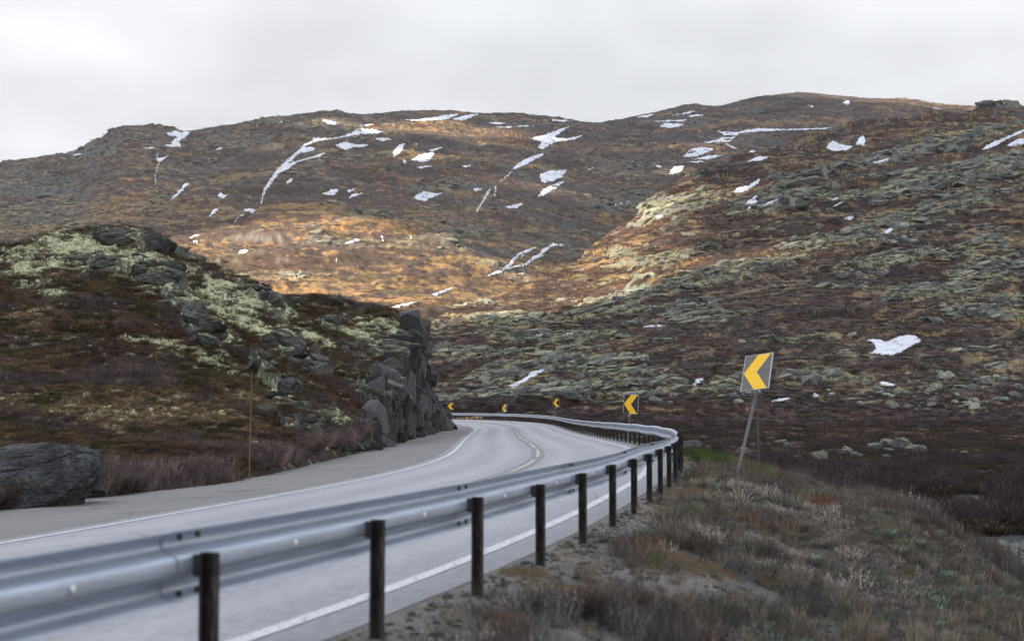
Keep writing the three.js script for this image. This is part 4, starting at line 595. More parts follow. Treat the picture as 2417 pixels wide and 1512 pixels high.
// ---------------------------------------------------------------- snow and running water on the slopes
function inPoly(poly, x, y) { let c = false; for (let i = 0, j = poly.length - 1; i < poly.length; j = i++) { const [ax, ay] = poly[i], [bx, by] = poly[j]; if (ay > y !== by > y && x < (bx - ax) * (y - ay) / (by - ay) + ax) c = !c; } return c; }
function sheet(name, poly, T, parent, mat, step, ragged, lift) {      // a thin layer that follows the slope inside an outline
  let x0 = 1e9, x1 = -1e9, y0 = 1e9, y1 = -1e9; for (const [x, y] of poly) { x0 = Math.min(x0, x); x1 = Math.max(x1, x); y0 = Math.min(y0, y); y1 = Math.max(y1, y); }
  x0 -= 4; x1 += 4; y0 -= 2; y1 += 2; const nx = Math.max(4, Math.ceil((x1 - x0) / step)), ny = Math.max(4, Math.ceil((y1 - y0) / (step * 0.8))), pts = new Array(nx * ny), ins = new Uint8Array(nx * ny);
  for (let j = 0; j < ny; j++) for (let i = 0; i < nx; i++) { const x = x0 + (x1 - x0) * i / (nx - 1), y = y0 + (y1 - y0) * j / (ny - 1), qx = x + ragged * (2.6 * fbm(x * 0.11, y * 0.2, 3) + 2.4 * noise(x * 0.16, y * 0.62)), qy = y + ragged * 1.7 * fbm(x * 0.13 + 40, y * 0.2, 3); if (inPoly(poly, qx, qy)) { const p = T.cast(x, y); if (p) { pts[j * nx + i] = p; ins[j * nx + i] = 1; } } }
  const pos = [], idx = [], id = new Int32Array(nx * ny).fill(-1);
  const vert = (k, i, j) => { if (id[k] < 0) { id[k] = pos.length / 3; const p = pts[k], inner = i > 0 && j > 0 && i < nx - 1 && j < ny - 1 && ins[k - 1] && ins[k + 1] && ins[k - nx] && ins[k + nx], D = -p.z, up = (inner ? lift * D : lift * 0.25 * D) * (0.8 + 0.35 * noise(p.x / (0.03 * D), p.z / (0.06 * D)) * (inner ? 1 : 0)); pos.push(p.x, p.y + up, p.z + up * 0.6); } return id[k]; };
  for (let j = 0; j < ny - 1; j++) for (let i = 0; i < nx - 1; i++) { const k = j * nx + i, q = [k, k + 1, k + nx, k + nx + 1]; if (q.some((a) => !ins[a])) continue; const Ds = q.map((a) => -pts[a].z), mx = Math.max(...Ds), mn = Math.min(...Ds); if (mx - mn > 0.09 * mn) continue; const [a, b, c, d] = [vert(k, i, j), vert(k + 1, i + 1, j), vert(k + nx, i, j + 1), vert(k + nx + 1, i + 1, j + 1)]; idx.push(a, c, b, b, c, d); }
  if (!idx.length) return; const col = []; for (let i = 0; i < pos.length; i += 3) { const x = pos[i], y = pos[i + 1] * 1.4 + pos[i + 2] * 0.3, k = 0.9 + 0.12 * fbm(x / 9, y / 5, 3) - 0.16 * ss(0.15, 0.5, fbm(x / 4 + 9, y / 2.5, 3)); col.push(k, k * 0.99, k * 0.985); } const g = geo(pos, idx, col); g.computeVertexNormals(); part(name, g, mat, parent);
}
const ribbon = (pts) => { const l = [], r = []; pts.forEach(([x, y, w], i) => { const a = pts[Math.max(0, i - 1)], b = pts[Math.min(pts.length - 1, i + 1)], dx = b[0] - a[0], dy = b[1] - a[1], q = Math.hypot(dx, dy) || 1; l.push([x - dy / q * w, y + dx / q * w]); r.unshift([x + dy / q * w, y - dx / q * w]); }); return [...l, ...r]; };
{
  const snow = std({ vertexColors: true, color: new THREE.Color().setRGB(0.70, 0.725, 0.775), roughness: 0.8 }), white = std({ vertexColors: true, color: new THREE.Color().setRGB(0.62, 0.64, 0.67), roughness: 0.5 });
  const L = (p) => p.map(([x, y]) => [x * 0.4998, 206.4 + y * 0.4998]), R = (p) => p.map(([x, y]) => [1208 + x * 0.4998, 206.4 + y * 0.4998]);
  const N5 = (p) => p.map(([x, y]) => [1474.5 + x * 0.3896, 648.8 + y * 0.3896]), N3 = (p) => p.map(([x, y]) => [1002.7 + x * 0.2926, 766.7 + y * 0.2926]);
  const farSnow = [
    L([[780, 215], [835, 203], [860, 210], [900, 207], [885, 225], [860, 245], [845, 255], [855, 275], [850, 300], [840, 280], [800, 283], [775, 275], [810, 255], [830, 235], [790, 225]]), L([[676, 288], [712, 280], [740, 287], [710, 293]]), L([[735, 333], [770, 330], [795, 315], [790, 328], [760, 352], [738, 347]]), L([[800, 532], [850, 480], [866, 453], [892, 453], [860, 490], [820, 527]]), L([[1012, 290], [1050, 281], [1047, 294], [1015, 296]]), L([[977, 343], [999, 325], [992, 341]]), L([[1024, 508], [1040, 490], [1050, 505], [1076, 510], [1050, 525], [1030, 520]]), L([[981, 611], [1005, 573], [1031, 569], [1015, 597]]), L([[1140, 580], [1175, 569], [1205, 578], [1190, 596], [1165, 590]]),
    L([[1475, 238], [1570, 240], [1640, 222], [1690, 195], [1760, 196], [1815, 208], [1790, 219], [1700, 221], [1640, 234], [1560, 246], [1500, 256], [1470, 263]]), L([[1400, 302], [1440, 281], [1490, 285], [1480, 300], [1430, 311]]), L([[1370, 355], [1440, 335], [1500, 318], [1537, 303], [1520, 326], [1450, 341], [1400, 357], [1370, 382], [1330, 402], [1318, 392]]), L([[1349, 446], [1368, 429], [1385, 429], [1376, 446], [1350, 458]]), L([[1574, 271], [1640, 256], [1670, 268], [1747, 269], [1720, 281], [1660, 286], [1630, 299], [1600, 284]]), L([[1507, 152], [1560, 157], [1604, 170], [1580, 179], [1545, 171]]), L([[1680, 179], [1770, 171], [1740, 183]]), L([[1764, 241], [1830, 236], [1852, 245], [1800, 256]]), L([[1853, 306], [1868, 280], [1914, 261], [1900, 302], [1858, 335]]), L([[1953, 267], [1977, 261], [1972, 276]]), L([[1938, 341], [1980, 319], [2040, 304], [2052, 312], [2030, 346], [1990, 354]]), L([[2013, 299], [2080, 279], [2092, 285], [2040, 304]]), L([[1897, 346], [1919, 337], [1911, 367]]), L([[1954, 379], [2010, 369], [2052, 369], [1990, 384]]), L([[1880, 156], [2000, 147], [2110, 129], [2172, 121], [2150, 136], [2110, 153], [2000, 159]]), L([[2130, 151], [2200, 129], [2312, 121], [2240, 136], [2190, 158]]), L([[2284, 169], [2350, 162], [2402, 168], [2350, 176]]), L([[2275, 188], [2417, 184], [2417, 191]]),
    L([[1519, 504], [1560, 484], [1602, 479], [1580, 511], [1545, 509]]), L([[1634, 486], [1682, 474], [1650, 502]]), L([[1638, 527], [1660, 504], [1727, 494], [1690, 511]]), L([[1944, 521], [2000, 489], [2060, 499], [2102, 494], [2030, 526], [2000, 539]]), L([[2174, 371], [2232, 364], [2205, 382]]), L([[2224, 481], [2250, 472], [2277, 483], [2240, 494]]), L([[2373, 566], [2417, 556], [2412, 573]]), L([[884, 713], [925, 692], [942, 698], [900, 713]]), L([[904, 726], [936, 717], [931, 739]]), L([[1119, 783], [1150, 761], [1177, 770], [1140, 788]]), L([[1618, 739], [1680, 714], [1712, 720], [1660, 737]]), L([[334, 318], [375, 312], [396, 318], [350, 322]]), L([[2028, 981], [2075, 961], [2152, 939], [2120, 959], [2060, 982]]), L([[1828, 1042], [1890, 1021], [1972, 1009], [1930, 1029], [1850, 1044]]), L([[1319, 160], [1330, 156], [1333, 166], [1322, 168]]),
    R([[83, 241], [150, 224], [190, 209], [230, 194], [282, 179], [240, 206], [200, 235], [260, 240], [342, 224], [300, 246], [200, 261], [150, 290], [118, 287], [140, 261]]), R([[0, 186], [60, 179], [127, 182], [40, 188]]), R([[143, 156], [200, 149], [292, 158], [250, 164]]), R([[288, 149], [350, 149], [442, 155], [380, 166], [330, 164]]), R([[-4, 385], [50, 344], [100, 321], [157, 309], [140, 326], [60, 369], [20, 387]]), R([[128, 409], [180, 391], [264, 389], [240, 421], [190, 446], [138, 450]]), R([[113, 522], [150, 480], [200, 454], [257, 439], [230, 461], [170, 502]]), R([[-6, 556], [62, 544], [30, 569], [-4, 572]]), R([[578, 139], [640, 129], [682, 122], [640, 143]]), R([[738, 136], [820, 117], [882, 107], [830, 126]]), R([[663, 158], [760, 154], [872, 152], [770, 163], [690, 163]]), R([[698, 186], [720, 167], [822, 171], [800, 183], [740, 194]]), R([[813, 139], [870, 126], [917, 129], [860, 141]]), R([[968, 206], [1060, 211], [1150, 194], [1230, 194], [1300, 197], [1420, 191], [1542, 189], [1450, 201], [1300, 204], [1180, 209], [1100, 213], [1060, 229], [1000, 226]]), R([[888, 263], [960, 249], [1000, 234], [1062, 234], [1030, 256], [930, 263]]), R([[803, 329], [850, 289], [900, 279], [962, 291], [930, 306], [880, 326]]), R([[858, 339], [930, 321], [1007, 317], [930, 341]]), R([[813, 353], [917, 344], [880, 358]]), R([[741, 410], [760, 374], [822, 367], [800, 396], [760, 412]]), R([[1555, 71], [1590, 62], [1602, 79], [1580, 83]]), R([[1399, 85], [1420, 84], [1432, 104]]), R([[1700, 147], [1782, 150], [1740, 154]]), R([[1973, 92], [2050, 104], [2092, 113], [2000, 101]]), R([[355, 385], [385, 374], [388, 382], [362, 391]]), R([[675, 370], [700, 366], [712, 378], [690, 380]]),
  ];
  for (const p of farSnow) sheet('snow_patch', p, far, mountain, snow, 1.05, 1.35, 0.0005);
  const nearSnow = [
    R([[1008, 299], [1070, 289], [1132, 289], [1050, 303]]), R([[1108, 311], [1160, 279], [1224, 266], [1200, 286], [1140, 309]]), R([[1093, 358], [1160, 329], [1224, 329], [1180, 346]]), R([[1478, 286], [1515, 250], [1550, 269], [1617, 279], [1590, 298], [1520, 304]]), R([[1620, 273], [1640, 237], [1660, 230], [1670, 250], [1667, 277]]), R([[1646, 366], [1730, 349], [1792, 333], [1770, 351], [1690, 368]]), R([[1043, 496], [1060, 474], [1120, 464], [1177, 426], [1165, 456], [1110, 491], [1070, 501]]), R([[1073, 569], [1120, 534], [1162, 508], [1150, 535], [1174, 547], [1110, 582], [1120, 560]]), R([[1163, 576], [1210, 544], [1272, 523], [1230, 551]]), R([[1498, 571], [1540, 549], [1582, 533], [1540, 558]]), R([[1508, 531], [1550, 516], [1537, 533]]), R([[1563, 623], [1600, 602], [1632, 604], [1600, 627]]), R([[1743, 691], [1780, 667], [1807, 671], [1780, 692]]), R([[2213, 293], [2280, 254], [2350, 229], [2430, 192], [2430, 207], [2340, 246], [2290, 276], [2240, 295]]), R([[2333, 276], [2390, 244], [2430, 240], [2430, 267], [2370, 280]]), R([[663, 616], [700, 605], [722, 609], [690, 619]]), R([[823, 1028], [847, 1024], [840, 1039]]),
    N5([[1458, 395], [1500, 390], [1560, 398], [1575, 410], [1650, 380], [1680, 370], [1760, 367], [1799, 405], [1740, 430], [1680, 470], [1610, 491], [1485, 475], [1522, 450], [1520, 430], [1490, 408]]), N5([[1533, 652], [1570, 650], [1650, 668], [1620, 679], [1560, 669]]), N5([[1138, 736], [1150, 713], [1179, 725], [1165, 745]]), N5([[888, 766], [930, 753], [1017, 743], [960, 766], [930, 774]]), N5([[428, 632], [494, 618], [470, 641], [430, 650]]), N5([[410, 673], [447, 653], [430, 674]]), N5([[93, 319], [160, 301], [250, 307], [200, 319]]), N5([[370, 183], [407, 181], [395, 197]]), N3([[656, 499], [750, 460], [820, 420], [850, 384], [920, 363], [975, 360], [930, 397], [850, 432], [770, 482], [720, 507]]), N3([[878, 93], [920, 74], [962, 71], [930, 97]]), N3([[2158, 492], [2180, 449], [2220, 428], [2220, 472]]), N3([[183, 626], [215, 603], [227, 607]]), N3([[1080, 85], [1170, 64], [1235, 70], [1120, 84]]),
  ];
  for (const p of nearSnow) sheet('snow_patch', p, hill, hillside, snow, 0.95, 1.2, 0.0008);
  const falls = [[[745, 308, 2], [738, 335, 3], [750, 358, 3], [735, 385, 3], [730, 430, 3], [741, 500, 2]], [[1475, 258, 6], [1440, 272, 8], [1415, 300, 8], [1388, 322, 9], [1350, 360, 12], [1312, 396, 12], [1272, 450, 8], [1246, 490, 8], [1230, 548, 4]], [[1165, 592, 3], [1125, 610, 3], [1106, 636, 2]], [[2312, 478, 5], [2288, 525, 6], [2250, 588, 3]], [[2341, 463, 5], [2334, 515, 4]], [[1940, 697, 5], [1938, 716, 4]], [[1805, 700, 5], [1806, 728, 4]], [[1690, 840, 2], [1692, 870, 3], [1660, 890, 1]], [[1590, 805, 4], [1586, 824, 3]], [[1400, 880, 4], [1388, 905, 3]], [[1530, 875, 3], [1524, 895, 2]], [[2417, 395, 4], [2400, 415, 4], [2362, 443, 2]]].map((q) => L(ribbon(q)));
  falls.push(...[[[-118, 890, 5], [-70, 874, 7], [-40, 864, 4]], [[-44, 860, 5], [-10, 838, 9], [6, 824, 5]], [[-6, 826, 6], [14, 806, 9], [26, 798, 3]], [[22, 796, 8], [44, 782, 5], [70, 774, 3]], [[58, 778, 7], [90, 764, 5], [118, 754, 3]], [[-30, 858, 4], [20, 846, 6], [58, 840, 3]], [[60, 838, 4], [84, 822, 7], [96, 812, 3]], [[92, 812, 7], [120, 798, 9], [140, 782, 4]], [[136, 782, 8], [162, 764, 10], [176, 752, 4]], [[172, 754, 7], [196, 742, 9], [216, 740, 4]], [[222, 742, 5], [250, 748, 6], [276, 752, 3]], [[120, 806, 4], [150, 790, 3]], [[40, 800, 3], [60, 790, 3]]].map((q) => R(ribbon(q))), R(ribbon([[1000, 240, 5], [1015, 270, 4], [1060, 290, 4]])), R(ribbon([[560, 535, 2], [500, 552, 4], [470, 565, 3]])));
  for (const p of falls) sheet('cascade', p, far, mountain, white, 0.8, 1.25, 0.0004);
}

// ---------------------------------------------------------------- plants
function twigs(seed, n, H, spread, w, o = {}) {      // a shrub of fine upright twigs: thin blades, each with side shoots
  const r = rng(seed), pos = [], col = [];
  const blade = (a, b, wd, c) => { const t = b.clone().sub(a), s = V3(r() - 0.5, (r() - 0.5) * 0.4, r() - 0.5).cross(t).normalize().multiplyScalar(wd); pos.push(a.x - s.x, a.y - s.y, a.z - s.z, a.x + s.x, a.y + s.y, a.z + s.z, b.x, b.y, b.z); for (let k = 0; k < 3; k++) col.push(...c); };
  const tone = () => { const k = 0.65 + 0.7 * r(); return [k, k * (0.95 + 0.1 * r()), k * (0.93 + 0.12 * r())]; };
  for (let i = 0; i < n; i++) {
    const a = r() * 6.283, q = Math.sqrt(r()) * spread, p = V3(Math.cos(a) * q * 0.55, -0.05 * H, Math.sin(a) * q * 0.55), lean = 0.25 + (o.lean ?? 0.6) * r(), hh = H * (0.55 + 0.5 * r()) * (1 - 0.25 * q / spread);
    const mid = p.clone().add(V3(Math.cos(a) * lean * hh * 0.35 + (r() - 0.5) * 0.15 * hh, hh * 0.55, Math.sin(a) * lean * hh * 0.35 + (r() - 0.5) * 0.15 * hh)), e = mid.clone().add(V3((r() - 0.5) * 0.4 * hh + Math.cos(a) * 0.2 * hh * lean, hh * 0.5, (r() - 0.5) * 0.4 * hh + Math.sin(a) * 0.2 * hh * lean)), c = tone();
    blade(p, mid, w, c); blade(mid.clone().lerp(p, 0.12), e, w * 0.7, c);
    for (let k = 0; k < (o.shoots ?? 2); k++) { const f = mid.clone().lerp(r() < 0.5 ? e : p, r() * 0.8); blade(f, f.clone().add(V3((r() - 0.5) * 0.35 * hh, 0.28 * hh * (0.4 + r()), (r() - 0.5) * 0.35 * hh)), w * 0.55, c); }
    if (o.buds) for (let k = 0; k < o.buds; k++) { const f = mid.clone().lerp(e, 0.2 + 0.8 * r()), bs = o.bud * (0.6 + 0.7 * r()); for (let m = 0; m < 2; m++) { const d1 = V3(r() - 0.5, r() - 0.2, r() - 0.5).normalize().multiplyScalar(bs), d2 = V3(r() - 0.5, r() - 0.5, r() - 0.5).normalize().multiplyScalar(bs * 0.8); pos.push(f.x, f.y, f.z, f.x + d1.x, f.y + d1.y, f.z + d1.z, f.x + d2.x, f.y + d2.y, f.z + d2.z); for (let v = 0; v < 3; v++) col.push(...o.budColor.map((x) => x * (0.8 + 0.3 * r()))); } }
  }
  const g = geo(pos, null, col); g.computeVertexNormals(); return g;
}
function scatter(name, label, category, geometry, items) {      // items: [position, size, turn, color]
  const m = new THREE.InstancedMesh(geometry, std({ vertexColors: true, side: THREE.DoubleSide, roughness: 0.9 }), items.length), d = new THREE.Object3D(), c = new THREE.Color();
  items.forEach(([p, s, t, k], i) => { d.position.copy(p); d.rotation.set(0, t, 0); d.scale.set(s[0], s[1], s[0]); d.updateMatrix(); m.setMatrixAt(i, d.matrix); m.setColorAt(i, c.setRGB(...k)); });
  m.name = numbered(name); m.userData.kind = 'stuff'; tag(m, label, category); return add(m);
}
const gTwig = twigs(1, 34, 1, 0.55, 0.012), gTwigFine = twigs(2, 46, 1, 0.6, 0.0085, { shoots: 3 }), gGrass = twigs(3, 44, 1, 0.35, 0.012, { shoots: 0, lean: 1.1 }), gWillow = twigs(4, 24, 1, 0.5, 0.011, { shoots: 1, buds: 9, bud: 0.036, budColor: [4.4, 5.6, 6.0] }), gBush = twigs(5, 60, 1, 0.8, 0.012, { shoots: 3, lean: 0.9 }), gLow = twigs(6, 40, 1, 1.1, 0.03, { shoots: 2, lean: 1.6 }), gStalk = twigs(7, 5, 1, 0.22, 0.006, { shoots: 0, lean: 0.7 }), gLeafy = twigs(8, 26, 1, 0.7, 0.012, { shoots: 1, buds: 12, bud: 0.06, budColor: [3.4, 4.2, 3.6] });
const tv = (hex, r, k = 1) => A(hex, 0.74 * k * (0.4 + 1.3 * r * r * r + 0.3 * r)), tw = (hex, r, k = 1) => A(hex, 0.5 * k * (0.4 + 1.5 * r * r * r + 0.25 * r));
{
  const r = rng(505), verge = { h: [], f: [], g: [], w: [], s: [], l: [], red: [], green: [] };
  const sA = sAt(5.5), sB = sAt(46);
  const tries = 34000;
  for (let k = 0; k < tries; k++) {
    const s = lerp(sA, sB, r() ** 0.85), q = 0.1 + 9.5 * r() ** 0.9, p = vergePt(s, q), D = -p.z; if (D < 6.5) continue;
    const [px, py] = toPx(p.x / D, (p.y - EYE) / D); if (px < 700 || px > 2560 || py > 1640) continue;
    const soil = vergeSoil(p.x, p.z, q), n1 = fbm(p.x * 0.5 + 20, p.z * 0.5, 3), n2 = fbm(p.x * 0.7, p.z * 0.7 + 33, 3), edge = ss(3.2, 5.2, q), rr = r(), t = r() * 6.3;
    if (soil < 0.15 + 0.75 * r() * r()) { if (q > 0.12 && r() < 0.12) verge.g.push([p, [0.16 + 0.1 * rr, 0.10 + 0.10 * r()], t, tv(0x9a8b70, r(), 0.8)]); continue; }
    if (q < 0.5 && r() < 0.6) continue;
    const moss = mossSpots.some(([mx, my, rx, ry, tilt]) => Math.hypot((px - mx) / rx, (py - my - (px - mx) * tilt) / ry) < 1.0); if (moss && r() < 0.93) continue;
    const clump = 0.75 + 0.8 * ss(-0.3, 0.5, fbm(p.x * 1.1 + 70, p.z * 1.1, 2)), grow = lerp(0.55, 1.5, edge) * clump * (D < 27 && q > 2.8 ? (px > 2180 ? 0.3 : 0.48) : 1), green = px > 1590 && px < 1830 && Math.abs(py - (1068 + (px - 1600) * 0.24)) < 15 + 6 * n1;
    if (green) { if (q < 3.6) verge.green.push([p, [0.22, 0.22 + 0.2 * rr], t, tv(px < 1720 ? 0x5f7a34 : 0x96986a, r(), 0.6)]); else verge.g.push([p, [0.22, 0.3], t, tv(0xa79b78, r(), 0.7)]); continue; }
    const v = r();
    const cat = blobs([[2080, 1350, 150, 60, 0.3], [1760, 1190, 120, 30, 0.2], [1900, 1230, 110, 26, 0.25], [1700, 1290, 60, 24, 0.3], [1330, 1420, 60, 40, 0]], px, py) > 0.5;
    if ((cat && v < 0.55) || (n2 > 0.3 && v < 0.5)) verge.w.push([p, [0.26 * grow + 0.12, (0.24 + 0.24 * rr) * grow], t, tv(0x6d5d55, r(), 0.95)]);
    else if ((n1 > 0.5 || blobs([[1900, 1190, 90, 22, 0.2], [1780, 1240, 70, 22, 0.2], [2000, 1260, 80, 20, 0.3]], px, py) > 0.7) && v < 0.4) verge.red.push([p, [0.22 + 0.1 * rr, (0.2 + 0.2 * rr) * grow], t, tv(0x80563e, r(), 1)]);
    else if (n1 < -0.25 && v < 0.5) verge.f.push([p, [0.28, (0.18 + 0.16 * rr) * grow], t, tv(0x554a46, r(), 0.85)]);
    else if (v < 0.42) verge.h.push([p, [0.24 + 0.12 * rr, (0.16 + 0.18 * rr) * grow], t, tv(r() < 0.5 ? 0x857e78 : 0x6a605a, r(), 1)]);
    else if (v < 0.58) verge.g.push([p, [0.2, 0.16 + 0.2 * rr], t, tv(0xa89a88, r(), 0.8)]);
    else if (v < 0.62) verge.l.push([p, [0.16 + 0.08 * rr, 0.10 + 0.08 * rr], t, tv(0x67706a, r(), 0.62)]);
    else if (v < 0.665) verge.green.push([p, [0.16, 0.16 + 0.16 * rr], t, tv(0x647a3a, r(), 0.85)]);
    else if (v < 0.685) verge.s.push([p, [0.45, 0.55 + 0.5 * rr], t, tv(0xa89a8c, r(), 0.85)]);
    else verge.f.push([p, [0.26 + 0.1 * rr, (0.2 + 0.22 * rr) * grow], t, tv(r() < 0.65 ? 0x76706c : 0x78604e, r(), 1.05)]);
  }
  scatter('verge_heather', 'brown heather covering the verge', 'heather', gTwig, verge.h); scatter('verge_scrub', 'fine grey brown scrub on the verge and bank', 'scrub', gTwigFine, verge.f); scatter('verge_dry_grass', 'pale dry grass on the sandy verge', 'grass', gGrass, verge.g); scatter('verge_willow', 'low willow with pale catkins on the bank', 'willow', gWillow, verge.w); scatter('verge_stalks', 'tall dry stalks on the verge', 'stalks', gStalk, verge.s); scatter('verge_leafy_plants', 'small grey green leafy plants in the sand', 'plants', gLeafy, verge.l); scatter('verge_red_shrub', 'rust red dwarf shrubs on the bank', 'shrubs', gTwigFine, verge.red); scatter('verge_green_grass', 'fresh green grass round the nearest sign', 'grass', gGrass, verge.green);
}
{
  const r = rng(909), K2 = { heath: [], purple: [], grass: [], moss: [], cushion: [] }, n = knoll.nu * knoll.nv, p = knoll.pos;
  for (let k = 0; k < 80000; k++) {
    let o = Math.floor(r() * n); if (r() < 0.2) o = Math.floor(r() * knoll.nv) * knoll.nu + Math.floor(r() * 90); const j = Math.floor(o / knoll.nu), i = o % knoll.nu; if (i < 4 || j > knoll.nv * 0.95 || i > knoll.nu - 12) continue; const kind = knoll.kind[o]; if (!kind) continue;
    const D = -p[o * 3 + 2]; if (knoll.N[o * 3 + 1] < 0.45) continue;
    const q = V3(p[o * 3], p[o * 3 + 1], p[o * 3 + 2]), s = lerp(0.22, 0.5, ss(25, 100, D)) * (0.7 + 0.6 * r()), t = r() * 6.3, [px, py] = toPx(q.x / D, (q.y - EYE) / D);
    const low = ss(90, 20, kB(px, 1) - py);           // tall purple scrub along the foot
    const pn = fbm(q.x / 3.5 + 8, q.z / 4 + 3, 3) + 0.55 * low + 0.4 * ss(0.6, 1.3, blobs([[320, 900, 260, 46, 0.08], [250, 760, 240, 26, 0.05], [760, 960, 90, 30, 0.1], [880, 730, 90, 14, 0.15], [60, 700, 90, 20, 0]], px, py));
    if (kind === 4) { if (r() < 0.12) K2.cushion.push([q, [s * 0.55, s * 0.24], t, tw(0xadae88, r(), 0.75)]); }
    else if (kind === 2 && pn < 0.45) K2.grass.push([q, [s * 0.8, s * 0.6], t, tw(r() < 0.5 ? 0x98805c : 0x7f6648, r(), 1.15)]);
    else if (kind === 3 && pn < 0.4) K2.moss.push([q, [s, s * 0.4], t, tw(0x574f24, r(), 1.1)]);
    else if (pn > 0.36) K2.purple.push([q, [s * (1.0 + 0.9 * low), s * (0.9 + 0.75 * low * (0.4 + r()))], t, tw(low > 0.4 ? (r() < 0.3 ? 0x8a7a74 : 0x6e5c58) : r() < 0.3 ? 0x77685f : 0x5f4f4e, r(), 1.5)]);
    else K2.heath.push([q, [s * 0.9, s * 0.5], t, tw([[0x5c4434, 0x4d3a30, 0x5a4232], [0x6b563f, 0x7a654a, 0x5f4a36], [0x554c2a, 0x5c4a34, 0x4a4026], [0x5e4e4a, 0x6a5850, 0x54453f]][Math.min(3, Math.floor(clamp(0.5 + 1.1 * fbm(q.x / 5, q.z / 7 + 60, 3), 0, 0.999) * 4))][Math.floor(r() * 3)], r(), 1.5)]);
  }
  for (let k = 0; k < 150; k++) { const px = lerp(-120, 330, r()), p = at(px, kB(px, 1) + lerp(4, -14, r()), kB(px, 2) - 0.1); if (px < 190 && px > 20 && r() < 0.55) continue; const s = 0.22 + 0.25 * r(); K2.purple.push([p, [s, s], r() * 6.3, tw([0x6e5c58, 0x84766c, 0x5a4a44][Math.floor(r() * 3)], r(), 1.1)]); }
  scatter('knoll_heather', 'dark brown heather on the knoll', 'heather', gLow, K2.heath); scatter('knoll_scrub', 'purple grey dwarf birch scrub on the knoll', 'scrub', gBush, K2.purple); scatter('knoll_grass', 'brown winter grass on the lower knoll', 'grass', gGrass, K2.grass); scatter('knoll_moss', 'olive crowberry mats on the knoll', 'moss', gLow, K2.moss); scatter('knoll_lichen', 'pale reindeer lichen cushions on the knoll', 'lichen', gLow, K2.cushion);
}
{
  const r = rng(31337), V = { purple: [], dark: [], grass: [] }, n = hill.nu * hill.nv;
  const push = (p, D) => { const pn = fbm(p.x / 8, p.z / 9 + 4, 3), cl = fbm(p.x / 3.2 + 40, p.z / 4.5, 2); if (D < 125 && cl < -0.02 && r() < 0.93) return; const s = lerp(1.15, 0.75, ss(60, 150, D)) * (0.5 + 0.6 * r() + 0.5 * Math.max(0, cl)), t = r() * 6.3; if (pn > -0.05) V.purple.push([p, [s * 1.1, s], t, tw([0x54464a, 0x5e4c4c, 0x6d5d57, 0x493a40, 0x675660][Math.floor(r() * 5)], r(), D > 180 ? 1.5 : 1.15)]); else V.dark.push([p, [s * 1.2, s * 0.6], t, tw([0x5a4638, 0x4a4426, 0x66503c][Math.floor(r() * 3)], r(), 1.0)]); };
  for (let k = 0; k < 52000; k++) {
    const D = 1 / lerp(1 / 34, 1 / 225, r() ** 0.8), u = lerp(-0.02, 0.42, r()), x = u * D; if (D < 200 && x < rail(sAt(D)).x + 3) continue;
    const rd = lineDist(river, x, D), cd = lineDist(creek, x, D); if (rd < 8.2 || cd < 2.2 || (u > 0.24 && D < 48)) continue;
    const mud = fbm(x / 9, D / 5, 3); if (D > 122 && D < 186 && r() < (mud > -0.2 ? 0.985 : 0.8)) continue;
    const f = (u - hill.u0) / hill.du, i = Math.round(f); let lo = 0, hi = hill.nv - 1; while (hi - lo > 1) { const m = (lo + hi) >> 1; if (hill.D[m * hill.nu + i] < D) lo = m; else hi = m; }
    push(V3(x, hill.Y[lo * hill.nu + i] - 0.03, -D), D);
  }
  for (let k = 0; k < 70000; k++) { const j = Math.floor(lerp(0.25, 0.92, r() ** 1.3) * hill.nv), i = Math.floor(r() * hill.nu), o = j * hill.nu + i, D = hill.D[o]; if (!hill.kind[o] || hill.kind[o] === 2 || hill.N[o * 3 + 1] < 0.6) continue; const u = hill.pos[o * 3] / D; if (u < -0.08 || u > 0.42) continue; const s = (0.5 + 0.5 * r()) * lerp(0.8, 1.6, ss(220, 600, D)); (hill.kind[o] === 3 ? V.dark : r() < 0.5 ? V.purple : V.dark).push([V3(hill.pos[o * 3], hill.Y[o] - 0.05, -D), [s * 1.3, s * 0.6], r() * 6.3, hill.kind[o] === 3 ? tw(0x3f3d20, r(), 0.95) : tw([0x54403a, 0x5a484a, 0x66503c][Math.floor(r() * 3)], r(), 1.0)]); }
  scatter('valley_scrub', 'purple brown dwarf birch and willow scrub on the valley floor and slope', 'scrub', gBush, V.purple); scatter('valley_heath', 'dark heath and juniper on the valley floor and slope', 'heath', gLow, V.dark);
}
{
  const r = rng(808), L2 = []; for (let k = 0; k < 30000; k++) { const o = Math.floor(r() * far.nu * far.nv * 0.95), D = far.D[o], u = far.pos[o * 3] / D; if (u < -0.4 || u > 0.32 || fbm(far.pos[o * 3] / 60, D / 40, 2) < -0.15 + 0.4 * (r() - 0.5)) continue; const s = (1.2 + 2 * r()) * lerp(0.7, 1.4, ss(700, 2300, D)); L2.push([V3(far.pos[o * 3], far.Y[o] - 0.1, -D), [s * 1.3, s * 0.55], r() * 6.3, tw(r() < 0.5 ? 0x4e3d36 : 0x4a4228, r(), 0.7)]); }
  scatter('mountain_scrub', 'dark scrub dotted over the far mountain', 'scrub', gLow, L2);
}
